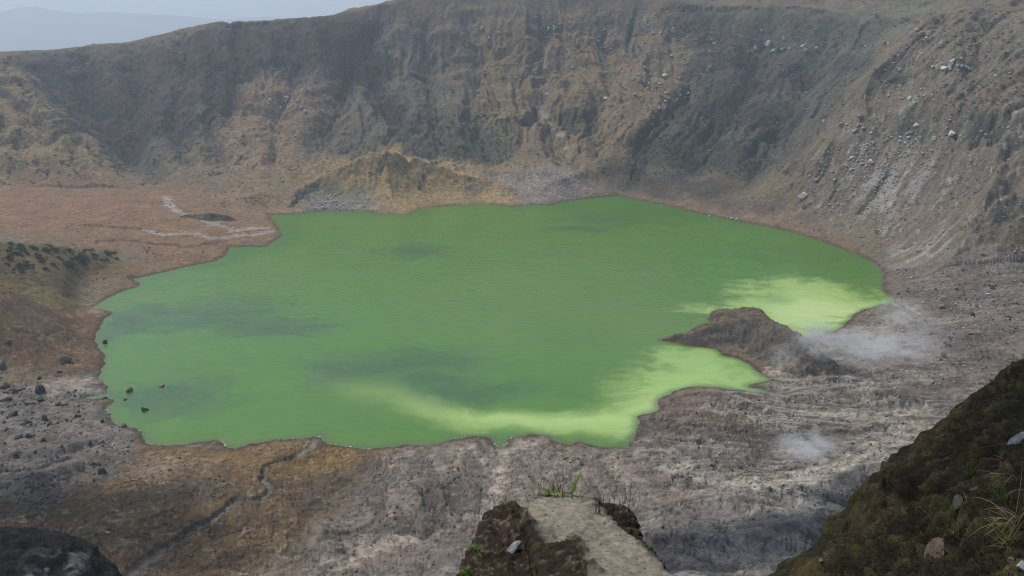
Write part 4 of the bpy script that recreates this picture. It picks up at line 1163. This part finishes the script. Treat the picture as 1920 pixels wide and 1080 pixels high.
class Strip:
    """collects blades, stems and leaflets into one mesh"""
    def __init__(s): s.v, s.f, s.c = [], [], []

    def blade(s, p, d, L, w, droop, col, seg=7, tip=None):
        d = Vector(d).normalized(); side = d.cross(Vector((0, 0, 1)))
        if side.length < .05: side = Vector((1, 0, 0))
        side.normalize(); side = (side + Vector(rng.normal(size=3) * .35)).normalized()
        q = Vector(p); dr = d.copy(); n0 = len(s.v)
        for i in range(seg + 1):
            t = i / seg; ww = w * (1 - t) ** .6 * .5 + .0002
            s.v += [tuple(q - side * ww), tuple(q + side * ww)]
            cc = np.array(col) * (1 - t) + np.array(tip if tip is not None else col) * t
            s.c += [cc, cc]
            if i < seg: s.f.append((n0 + 2 * i, n0 + 2 * i + 1, n0 + 2 * i + 3, n0 + 2 * i + 2))
            q = q + dr * (L / seg); dr = (dr + Vector((0, 0, -droop / seg))).normalized()
        return q

    def stem(s, pts, r0, r1, col):
        n0 = len(s.v); m = len(pts)
        for i, q in enumerate(pts):
            q = Vector(q); t = i / (m - 1); r = r0 * (1 - t) + r1 * t
            dd = (Vector(pts[min(i + 1, m - 1)]) - Vector(pts[max(i - 1, 0)])).normalized()
            a = dd.cross(Vector((.3, .8, .1))).normalized(); b = dd.cross(a)
            for k in range(4):
                an = k * math.pi / 2; s.v.append(tuple(q + a * math.cos(an) * r + b * math.sin(an) * r)); s.c.append(np.array(col))
            if i:
                for k in range(4):
                    k2 = (k + 1) % 4; o_ = n0 + 4 * i; s.f.append((o_ - 4 + k, o_ - 4 + k2, o_ + k2, o_ + k))

    def frond(s, p, d, L, w, droop, col):
        d = Vector(d).normalized(); q = Vector(p); dr = d.copy(); n = 22; pts = [q.copy()]
        side = d.cross(Vector((0, 0, 1))).normalized()
        for i in range(n):
            q = q + dr * (L / n); dr = (dr + Vector((0, 0, -droop / n))).normalized(); pts.append(q.copy())
            t = (i + 1) / n
            if t < .12: continue
            wl = w * math.sin(min(1, (1 - t) * 1.15 + .05) * math.pi * .55) * (.55 + .45 * min(1, t * 4))
            for sg in (-1, 1):
                dd = (side * sg + dr * .35 + Vector((0, 0, -.12))).normalized(); nrm = dr.cross(dd).normalized()
                wb = dr * (L / n * .42); cc = np.array(col) * random.uniform(.75, 1.25); n0 = len(s.v)
                s.v += [tuple(q - wb * .8), tuple(q + dd * wl * .55 - wb + nrm * .002), tuple(q + dd * wl), tuple(q + dd * wl * .55 + wb), tuple(q + wb * .8)]
                s.c += [cc] * 5; s.f.append((n0, n0 + 1, n0 + 2, n0 + 3, n0 + 4))
        s.stem(pts, .0022, .0007, np.array(col) * .6)

    def build(s, name, parent=None):
        return add(name, mesh_from(name, s.v, s.f, M_leaf, smooth=False, attrs={'albedo': np.clip(np.array(s.c), .004, .8)}), parent)


def root(name, p, label, cat, group=None):
    o = bpy.data.objects.new(name, None); COL.objects.link(o); o.location = p; o.empty_display_size = .1
    return tag(o, label, cat, group)


def under(parent, o):
    o.parent = parent; o.matrix_parent_inverse = Matrix.Translation(-parent.location); return o


GRN = (.115, .215, .030); GRN2 = (.075, .14, .026)
# fern on top of the crag
p, _ = near_hit(1040, 930, crag_bvh); p = p or apex
t = root('fern', p, 'bright green fern growing on the tip of the bottom centre crag', 'fern')
for du_, d, L, w, dr, cl in [(30, (.30, .15, .95), .24, .045, .6, GRN), (-5, (-.5, .1, .75), .17, .04, 1.6, GRN), (-12, (.4, -.1, .7), .14, .04, 1.8, GRN), (-35, (-.95, .1, .12), .17, .035, .35, GRN2), (0, (-.1, .2, .9), .12, .035, 1.5, GRN), (10, (.7, .1, .55), .12, .03, 1.3, GRN2)]:
    q, _ = near_hit(1040 + du_, 929, crag_bvh); q = q or p
    s_ = Strip(); s_.frond(q, d, L * 1.15, w * 1.1, dr, cl); under(t, s_.build('frond'))


def dry_shrub(u, v, half, n, h0, h1, label):
    p, _ = near_hit(u, v, crag_bvh); p = p or apex
    t = root('dry_shrub', p, label, 'shrub')
    for k in range(n):
        q, _ = near_hit(u + random.uniform(-half, half), v + random.uniform(-1, 5), crag_bvh); q = q or p
        L = random.uniform(h0, h1) * 1.35; d = Vector((random.gauss(0, .28), random.gauss(0, .15), 1)).normalized(); pts = [q.copy() - d * .02]; cur = q.copy()
        s_ = Strip(); col = np.array((.055, .042, .035)) * random.uniform(.7, 1.4)
        for i in range(7):
            d = (d + Vector((random.gauss(0, .09), random.gauss(0, .09), .02))).normalized(); cur = cur + d * L / 7; pts.append(cur.copy())
            if i > 2 and random.random() < .5:
                bd = (d + Vector((random.gauss(0, .6), random.gauss(0, .4), .1))).normalized(); s_.stem([cur, cur + bd * L * .1, cur + (bd + Vector((0, 0, .5))).normalized() * L * .18], .0011, .0005, col)
        s_.stem(pts, .0022, .0007, col); under(t, s_.build('stem'))


dry_shrub(1045, 932, 45, 22, .12, .30, 'dry leafless twigs standing around the green fern on the crag')
dry_shrub(1135, 962, 22, 20, .12, .28, 'thicket of dark dry twigs on the brown lump right of the crag tip')
dry_shrub(1178, 968, 18, 9, .16, .38, 'taller sparse dry twigs at the right end of the brown lump')


def tuft(u, v, n, L0, L1, cols, label, bvh=None, spread=.6, w=.006, name='grass_tuft', cat='grass tuft', droop=(.6, 1.8), lean=(0, 0), r=.03, split=False):
    p, nr = near_hit(u, v, bvh)
    if p is None: return
    s_ = Strip(); t = root(name, p, label, cat) if split else None
    for k in range(n):
        if split: s_ = Strip()
        d = Vector((random.gauss(lean[0], spread), random.gauss(lean[1], spread), random.uniform(.5, 1.1)))
        c_ = random.choice(cols)
        s_.blade(p + Vector(rng.normal(size=3) * r) * Vector((1, 1, .2)).length * .5 - Vector((0, 0, .01)), d, random.uniform(L0, L1), w * random.uniform(.6, 1.2), random.uniform(*droop), c_, tip=np.array(c_) * random.uniform(.8, 1.5))
        if split: under(t, s_.build('stalk'))
    if split: return t
    o = s_.build(name); tag(o, label, cat); return o


STRAW = [(.26, .19, .10), (.32, .26, .15), (.20, .13, .065)]; FRESH = [(.07, .11, .02), (.10, .14, .025), (.05, .08, .018)]
tuft(1192, 968, 16, .05, .10, [GRN, GRN2], 'small green sprig on the right edge of the brown lump', crag_bvh, .5, .008, 'green_sprig', 'plant')
tuft(1195, 985, 10, .04, .08, [GRN2], 'darker green sprig just below the one on the brown lump', crag_bvh, .5, .008, 'green_sprig', 'plant', lean=(.5, 0))
tuft(893, 1032, 46, .05, .11, [GRN2, (.12, .19, .02), (.17, .2, .03)], 'yellow-green tuft on the left shoulder of the crag', crag_bvh, .6, .009, 'green_sprig', 'plant', lean=(-.3, 0))
tuft(880, 1074, 40, .05, .10, [GRN2, GRN], 'bright green tuft at the bottom left foot of the crag', crag_bvh, .6, .009, 'green_sprig', 'plant', lean=(-.4, 0))
tuft(921, 1070, 12, .03, .05, [GRN], 'tiny green tuft on the dark face of the crag', crag_bvh, .6, .007, 'green_sprig', 'plant')
tuft(1212, 1026, 14, .04, .08, [GRN2, (.2, .2, .04)], 'green and yellow tuft on the right rim of the pale slab', crag_bvh, .6, .008, 'green_sprig', 'plant', lean=(.5, .2))
tuft(1168, 1003, 14, .03, .06, [(.25, .16, .04), (.2, .2, .04)], 'orange-yellow tuft of moss on the right side of the slab', crag_bvh, .6, .009, 'green_sprig', 'plant')
tuft(934, 1034, 12, .08, .16, [(.22, .13, .09), (.16, .09, .06)], 'reddish dry stalks lying on the dark face of the crag', crag_bvh, .7, .004, 'dry_stalks', 'dry grass', (.2, .8))
tuft(1050, 921, 30, .03, .07, [(.10, .07, .04), (.14, .11, .06)], 'short brown grass along the top edge of the slab', crag_bvh, .7, .005)
# grass on the bank
tuft(1905, 905, 13, .25, .42, [(.42, .30, .22), (.34, .22, .15)], 'long reddish dry grass arching in from the right edge on the bank', bank_bvh, .35, .006, droop=(1.2, 2.4), lean=(-.6, -.1))
tuft(1912, 985, 26, .20, .38, STRAW, 'pale straw grass tuft with drooping blades at the lower right edge', bank_bvh, .45, .007, droop=(1.4, 2.8), lean=(-.5, 0))
tuft(1895, 1022, 46, .12, .28, STRAW + FRESH, 'dense tuft of straw and green blades under the drooping grass', bank_bvh, .6, .006, lean=(-.2, 0))
tuft(1884, 862, 40, .08, .17, FRESH, 'green grass tuft below the pale stone at the right edge', bank_bvh, .55, .007)
tuft(1822, 893, 34, .08, .16, FRESH, 'green grass tuft on the dark bank left of the larger tufts', bank_bvh, .5, .006)
tuft(1888, 935, 34, .08, .18, FRESH + [(.26, .19, .10)], 'mixed green and straw tuft between the stones on the right bank', bank_bvh, .5, .007)
tuft(1815, 942, 24, .06, .12, STRAW + [(.22, .10, .05)], 'rusty dry tuft beside the lichened stone on the bank', bank_bvh, .6, .005)
tuft(1770, 1012, 16, .16, .34, [(.13, .11, .05), (.20, .16, .09)], 'thin dry stalks standing on the lower bank', bank_bvh, .3, .004, droop=(.2, .9), r=.0, split=True)
tuft(1690, 1060, 14, .14, .26, [(.13, .11, .05), (.17, .13, .07)], 'sparse thin stalks at the bottom of the bank', bank_bvh, .3, .004, droop=(.2, .8), r=.0, split=True)
o_ = tuft(1610, 935, 60, .05, .11, [(.12, .09, .035), (.09, .08, .03)], 'low olive grass on the shoulder of the bank edge', bank_bvh, .7, .006, r=.12)
if o_: o_['kind'] = 'stuff'
o_ = tuft(1560, 1010, 60, .05, .11, [(.10, .085, .035), (.09, .08, .03)], 'low olive grass at the bottom of the bank edge', bank_bvh, .7, .006, r=.14)
if o_: o_['kind'] = 'stuff'
tuft(1795, 1000, 40, .05, .12, FRESH + STRAW[:1], 'short green tuft above the pink-grey slab on the bank', bank_bvh, .6, .006)
# dry grass fringe along the rim of the bank
s_ = Strip()
for k in range(1500):
    i = random.randrange(20, ns - 12); q = G2[50 + random.randrange(0, 5), i] + rng.normal(size=3) * .03
    cc = random.choice([(.13, .09, .045), (.10, .075, .035), (.07, .065, .028)])
    s_.blade(q, (random.gauss(-.2, .5), random.gauss(.2, .5), 1), random.uniform(.025, .075), .005, random.uniform(.5, 1.8), cc, seg=3)
tag(s_.build('rim_grass'), 'fringe of short brown grass along the rim of the dark bank', kind='stuff')


def stone(u, v, wpx, hpx, key, label, bvh=None, rot=0.0, i=0, sink=.3, thick=.6):
    p, n = near_hit(u, v, bvh)
    if p is None: return
    k = near_px(p); a, b = wpx / k / 2, hpx / k / 2
    o = add('stone', ROCKS[key][i]); o.scale = (a * 1.15, b * 1.15, min(a, b) * thick * 1.3)
    dv_ = (CO - p).normalized(); nrm = (n * .55 + dv_ * .45).normalized()
    right = Vector((1, 0, 0)); right = (right - nrm * right.dot(nrm)).normalized(); up = nrm.cross(right)
    xa = right * math.cos(rot) + up * math.sin(rot); ya = nrm.cross(xa)
    o.rotation_euler = Matrix((xa, ya, nrm)).transposed().to_euler()
    o.location = p + n * (min(a, b) * thick * (.5 - sink))
    return tag(o, label, 'stone')


stone(1912, 824, 40, 20, 'bluish', 'smooth pale grey stone at the right edge of the bank', rot=.35, i=1)
stone(1794, 945, 40, 22, 'moss', 'greenish lichened stone set upright in the bank', rot=1.0, i=2)
stone(1752, 1036, 78, 34, 'tan', 'large pinkish grey slab stuck in the lower bank', rot=.75, i=3, thick=.45)
stone(1697, 960, 12, 17, 'moss', 'small pale round stone in the middle of the dark bank', i=4)
stone(1895, 1052, 16, 14, 'tan', 'small tan stone above the one in the lower right corner', i=0)
stone(1916, 1062, 26, 22, 'pale', 'small pale stone in the lower right corner of the bank', i=1)
stone(1540, 1050, 14, 10, 'bluish', 'small grey stone near the bottom end of the bank edge', i=2)
stone(1828, 916, 26, 7, 'tan', 'thin flat brown stone in the bank above the rusty dry tuft', i=3)
stone(960, 1034, 44, 20, 'bluish', 'elongated grey stone lodged in the dark face of the crag', crag_bvh, rot=.75, i=1)
stone(1112, 927, 18, 12, 'bluish', 'small grey stone behind the right tip of the slab', crag_bvh, i=2)
stone(900, 1040, 7, 7, 'pale', 'little round pale stone beside the yellow-green tuft', crag_bvh, i=4)
tw = Strip(); q0 = near_hit(1905, 838)[0]; q1 = near_hit(1815, 853)[0]
if q0 and q1:
    mid = (q0 + q1) / 2 + Vector((0, -.05, .09)); tw.stem([q0, (q0 + mid) / 2 + Vector((0, 0, .03)), mid, (q1 + mid) / 2 + Vector((0, 0, .03)), q1 + Vector((0, 0, .04))], .0035, .0015, (.22, .13, .09))
    tag(tw.build('twig'), 'thin reddish twig lying across the bank under the pale grey stone', 'twig')

#=== KNOB AT THE LOWER LEFT
kc = P(10, 1150, 112)
v5 = ICO5[0].copy(); kd = fbm3(v5 * 1.0 + 9, 1.4, 5, .58, 71); kr = 1 - np.abs(fbm3(v5 * [1, 1, .6], 2.6, 5, .6, 73)) * 2.2; kr2 = 1 - np.abs(fbm3(v5, 8, 3, .6, 74)) * 2.2
kv = v5 * (1 + .20 * kd + .12 * kr + .045 * kr2 + .03 * (1 - np.abs(fbm3(v5, 20, 2, .6, 78)) * 2.2))[:, None] * np.array([12.5, 11, 30]) 
kv[:, 2] = np.where(kv[:, 2] > 0, kv[:, 2] * .30, kv[:, 2] * 1.6)
kk1 = fbm3(v5 * [1, 1, .5], 4, 4, .6, 75); kk2 = fbm3(v5, 12, 4, .6, 77)
kcl = np.zeros((len(v5), 3)); kcl[:] = (.026, .025, .018)
k = sstep(0, .4, kk1 + kk2 * .4)[:, None]; kcl = kcl * (1 - k) + np.array((.05, .049, .045)) * k
pale_m = np.exp(-(((v5[:, 0] - .62 - .3 * v5[:, 1]) / .15) ** 2)) * sstep(.0, .4, v5[:, 2]) * sstep(.45, -.1, v5[:, 1]) * sstep(-.2, .25, kk1 + kk2 * .8)
kcl = kcl * (1 - pale_m[:, None]) + np.array((.42, .42, .37)) * pale_m[:, None]
k = (sstep(.1, .4, kk2 - .2 * kk1) * sstep(.35, -.3, v5[:, 0]))[:, None] * .7; kcl = kcl * (1 - k) + np.array((.05, .052, .018)) * k
knob = add('rock_mound', mesh_from('rock_mound', kv, ICO5[1], attr_mat('knob_rock', coord='Object', fine=((1.2, .35, 1.7), (6, .5, 1.5)), bumps=((1.2, .9, .6), (6, .7, .15))), attrs={'albedo': np.clip(kcl, .008, .5)}))
knob.location = kc; knob.rotation_euler.z = .1
tag(knob, 'dark rock knob with a pale streaked top in the lower left corner', 'rock')

#=== STEAM
def steam(u, v, wpx, hpx, dens, label, seed, tilt=0.0):
    p = hit(u, v + hpx * .3); k = px_size(p); a, b = wpx / k / 2, hpx / k / 2
    m, nt, out = new_mat('steam_vapour')
    tc = nt.nodes.new('ShaderNodeTexCoord'); ln = nt.nodes.new('ShaderNodeVectorMath'); ln.operation = 'LENGTH'; nt.links.new(tc.outputs['Object'], ln.inputs[0])
    fall = mapr(nt, ln.outputs['Value'], .05, .92, 1, 0)
    mp = nt.nodes.new('ShaderNodeMapping'); mp.inputs['Location'].default_value = (seed * 3.1, seed, seed * .7); mp.inputs['Scale'].default_value = (1.5, 1.5, 1.5)
    nt.links.new(tc.outputs['Object'], mp.inputs['Vector'])
    n = nt.nodes.new('ShaderNodeTexNoise'); n.inputs['Scale'].default_value = 2.1; n.inputs['Detail'].default_value = 6; n.inputs['Roughness'].default_value = .6; n.inputs['Distortion'].default_value = .6
    nt.links.new(mp.outputs[0], n.inputs['Vector'])
    md_ = nt.nodes.new('ShaderNodeMath'); md_.operation = 'MULTIPLY'; nt.links.new(fall, md_.inputs[0]); nt.links.new(mapr(nt, n.outputs['Fac'], .47, .70, 0, dens * 1.9), md_.inputs[1])
    pv = nt.nodes.new('ShaderNodeVolumePrincipled'); pv.inputs['Color'].default_value = (.93, .94, .95, 1); nt.links.new(md_.outputs[0], pv.inputs['Density']); pv.inputs['Anisotropy'].default_value = .45
    nt.links.new(pv.outputs[0], out.inputs['Volume'])
    o = add('steam_plume', mesh_from('steam_plume', ICO2[0], ICO2[1], m)); o.scale = (a, max(a * .6, b), b); o.location = p + Vector((0, 0, b * .75)); o.rotation_euler.y = tilt
    return tag(o, label, 'steam')


steam(1640, 655, 270, 90, .27, 'widest bank of white steam drifting over the ash behind the lava tongue', 1)
steam(1530, 640, 130, 100, .26, 'white steam hugging the right edge of the dark lava tongue', 2, .35)
steam(1690, 592, 130, 80, .30, 'white steam puff at the corner of the pale milky water', 3, .3)
steam(1740, 640, 150, 110, .09, 'thin veil of steam highest on the right flat', 4)
steam(1512, 840, 180, 66, .5, 'small bright steam puff on the white ash near the bottom', 5)
steam(1466, 672, 70, 70, .2, 'faint wisp of steam in front of the lava tongue', 6)
steam(840, 1066, 40, 24, 1.4, 'tiny steam wisp on the ground left of the crag foot', 7)

#=== FAR MOUNTAINS, AIR, SKY, SUN
MT = [(-700,30),(-300,34),(-60,26),(0,22),(38,12),(70,12),(100,19),(150,25),(210,21),(270,26),(330,28),(420,36),(500,30),(560,36),(700,30),(900,40),(1300,45),(1800,30),(2300,40),(2900,40)]
ma = np.radians(np.arange(-62, 62, .15)); mr = np.linspace(7500, 10400, 40)
mt = np.interp(ma, [azt(u, v)[0] for u, v in MT], [azt(u, v)[1] for u, v in MT])
MA, MR = np.meshgrid(ma, mr, indexing='ij')
peak = CAM_Z + mt[:, None] * 9300
prof = np.interp(mr, [7500, 9300, 10400], [0, 1, .55])[None, :]
mx, my = MR * np.sin(MA), MR * np.cos(MA)
mz = -230 + (peak + 230) * prof + ridged(mx / 700, my / 700, 4, .5, 301) * 40 * (prof * (1 - prof) * 4)
mi = np.arange(MA.size, dtype=np.int32).reshape(MA.shape)
mq = np.stack([mi[:-1, :-1], mi[:-1, 1:], mi[1:, 1:], mi[1:, :-1]], -1).reshape(-1, 4)
mnt = add('distant_mountains', mesh_from('distant_mountains', np.stack([mx, my, mz], -1).reshape(-1, 3), mq, flat_mat('far_forest', (.04, .06, .035), (.07, .08, .05), .004, coord='Position')))
tag(mnt, kind='structure', label='faint blue mountains on the hazy horizon')


#=== CLOUDS added out of view, placed to shade the far wall and the near rim
def shade_cloud_mat(name, tr):
    m, nt, out = new_mat(name)
    d = nt.nodes.new('ShaderNodeBsdfDiffuse'); d.inputs['Color'].default_value = (.9, .9, .9, 1)
    t = nt.nodes.new('ShaderNodeBsdfTransparent'); x = nt.nodes.new('ShaderNodeMixShader'); x.inputs[0].default_value = 1 - tr
    nt.links.new(t.outputs[0], x.inputs[1]); nt.links.new(d.outputs[0], x.inputs[2]); nt.links.new(x.outputs[0], out.inputs['Surface'])
    return m


def shade_cloud(blobs, mat, T):
    vs, fs, off = [], [], 0
    for p, r in blobs:
        q = ICO2[0] * (1 + .35 * fbm3(ICO2[0] + p[0] * .1 + p[1], 1.3, 3, .6, 91)[:, None]) * np.array([r, r, r * .5])
        q = q + np.array(Vector(p) + sdir * (T + random.uniform(-25, 25)))
        vs.append(q); fs.append(ICO2[1] + off); off += len(q)
    o = add('shade_cloud', mesh_from('shade_cloud', np.concatenate(vs), np.concatenate(fs), mat))
    return tag(o, 'unseen clouds added to shade the crater', kind='structure')


thin = shade_cloud_mat('thin_shade_cloud', .72); thick = shade_cloud_mat('thick_shade_cloud', .58)
shade_cloud([(hit(u, v), r) for u, v, r in [(1290,50,28),(1370,70,32),(1460,60,32),(1550,60,32),(1640,60,28),(1350,140,30),(1440,140,32),(1530,140,30),(1600,120,24),(1310,210,28),(1390,220,32),(1470,230,28),(1240,285,24),(1310,290,28),(1390,300,26),(1180,330,20),(1250,345,22),(1340,350,22)]], thin, 760)
shade_cloud([(hit(u, v), r) for u, v, r in [(70,125,24),(130,140,28),(200,160,30),(280,150,34),(360,120,34),(440,100,34),(520,90,34),(600,80,32),(660,100,30),(190,230,22),(260,250,26),(330,230,26),(420,180,22),(230,300,16),(690,150,26),(740,210,22)]], thin, 820)
shade_cloud([((4.5, 7, 125), 3.0), ((8, 11, 125), 5), ((7, 5, 126), 5), ((14, 14, 122), 8), ((25, 30, 100), 14), ((40, 60, 70), 20), ((50, 95, 40), 24), ((55, 130, 20), 24)] + [(hit(u, v), r) for u, v, r in [(1540,1000,13),(1460,1030,13),(1380,1040,12),(1300,1050,11),(1600,950,10),(1500,970,8),(1420,980,8),(1240,1070,8),(1330,1000,7)]], thick, 700)
shade_cloud([((-60, 100, 60), 26), ((-90, 95, 50), 30), ((-38, 96, 70), 12)] + [(hit(u, v), r) for u, v, r in [(40,980,16),(120,1000,14),(200,1020,12),(20,930,12),(290,1050,9),(130,940,10),(300,980,10),(380,1000,9),(240,940,8),(380,1060,8),(460,1040,6),(330,930,6)]], thick, 700)

sl = bpy.data.lights.new('sun', 'SUN'); sl.energy = SUN_E; sl.angle = R(0.53); sl.color = (1, .95, .87)
so = bpy.data.objects.new('sun', sl); COL.objects.link(so)
so.rotation_euler = (-sdir).to_track_quat('-Z', 'Y').to_euler()
wd = bpy.data.worlds.new('World'); scene.world = wd; wd.use_nodes = True
wn = wd.node_tree; wn.nodes.clear()
wo = wn.nodes.new('ShaderNodeOutputWorld'); wb = wn.nodes.new('ShaderNodeBackground'); ws = wn.nodes.new('ShaderNodeTexSky')
ws.sky_type = 'NISHITA'; ws.sun_disc = False; ws.sun_elevation = SUN_EL; ws.sun_rotation = SUN_AZ
ws.air_density = 1.0; ws.dust_density = 4.0; ws.ozone_density = 1.0; ws.altitude = 900
wb.inputs['Strength'].default_value = SKY_S
wn.links.new(ws.outputs[0], wb.inputs[0]); wn.links.new(wb.outputs[0], wo.inputs[0])

hz, nt, ho = new_mat('haze_air')
pv = nt.nodes.new('ShaderNodeVolumePrincipled')
pv.inputs['Color'].default_value = HAZE_C; pv.inputs['Density'].default_value = HAZE_D; pv.inputs['Anisotropy'].default_value = 0.3
nt.links.new(pv.outputs[0], ho.inputs['Volume'])
bx0, bx1, by0, by1, bz0, bz1 = -13500, 13500, -600, 13500, -330, 560
hv = [(x, y, z) for x in (bx0, bx1) for y in (by0, by1) for z in (bz0, bz1)]
hf = [(0, 1, 3, 2), (4, 6, 7, 5), (0, 4, 5, 1), (2, 3, 7, 6), (0, 2, 6, 4), (1, 5, 7, 3)]
hz.cycles.homogeneous_volume = True; hz.cycles.volume_sampling = 'DISTANCE'
hazeo = add('haze', mesh_from('haze', hv, hf, hz, smooth=False)); tag(hazeo, kind='stuff', label='pale haze filling the air over the crater')

scene.view_settings.view_transform = 'Standard'; scene.view_settings.look = 'None'
scene.view_settings.gamma = 1; scene.view_settings.exposure = EXPO
scene.cycles.use_denoising = True; scene.cycles.denoising_prefilter = 'ACCURATE'; scene.cycles.denoising_input_passes = 'RGB_ALBEDO_NORMAL'
scene.cycles.filter_width = 1.15; scene.cycles.max_bounces = 6; scene.cycles.diffuse_bounces = 2; scene.cycles.volume_bounces = 4; scene.cycles.transparent_max_bounces = 40
scene.cycles.volume_max_steps = 256
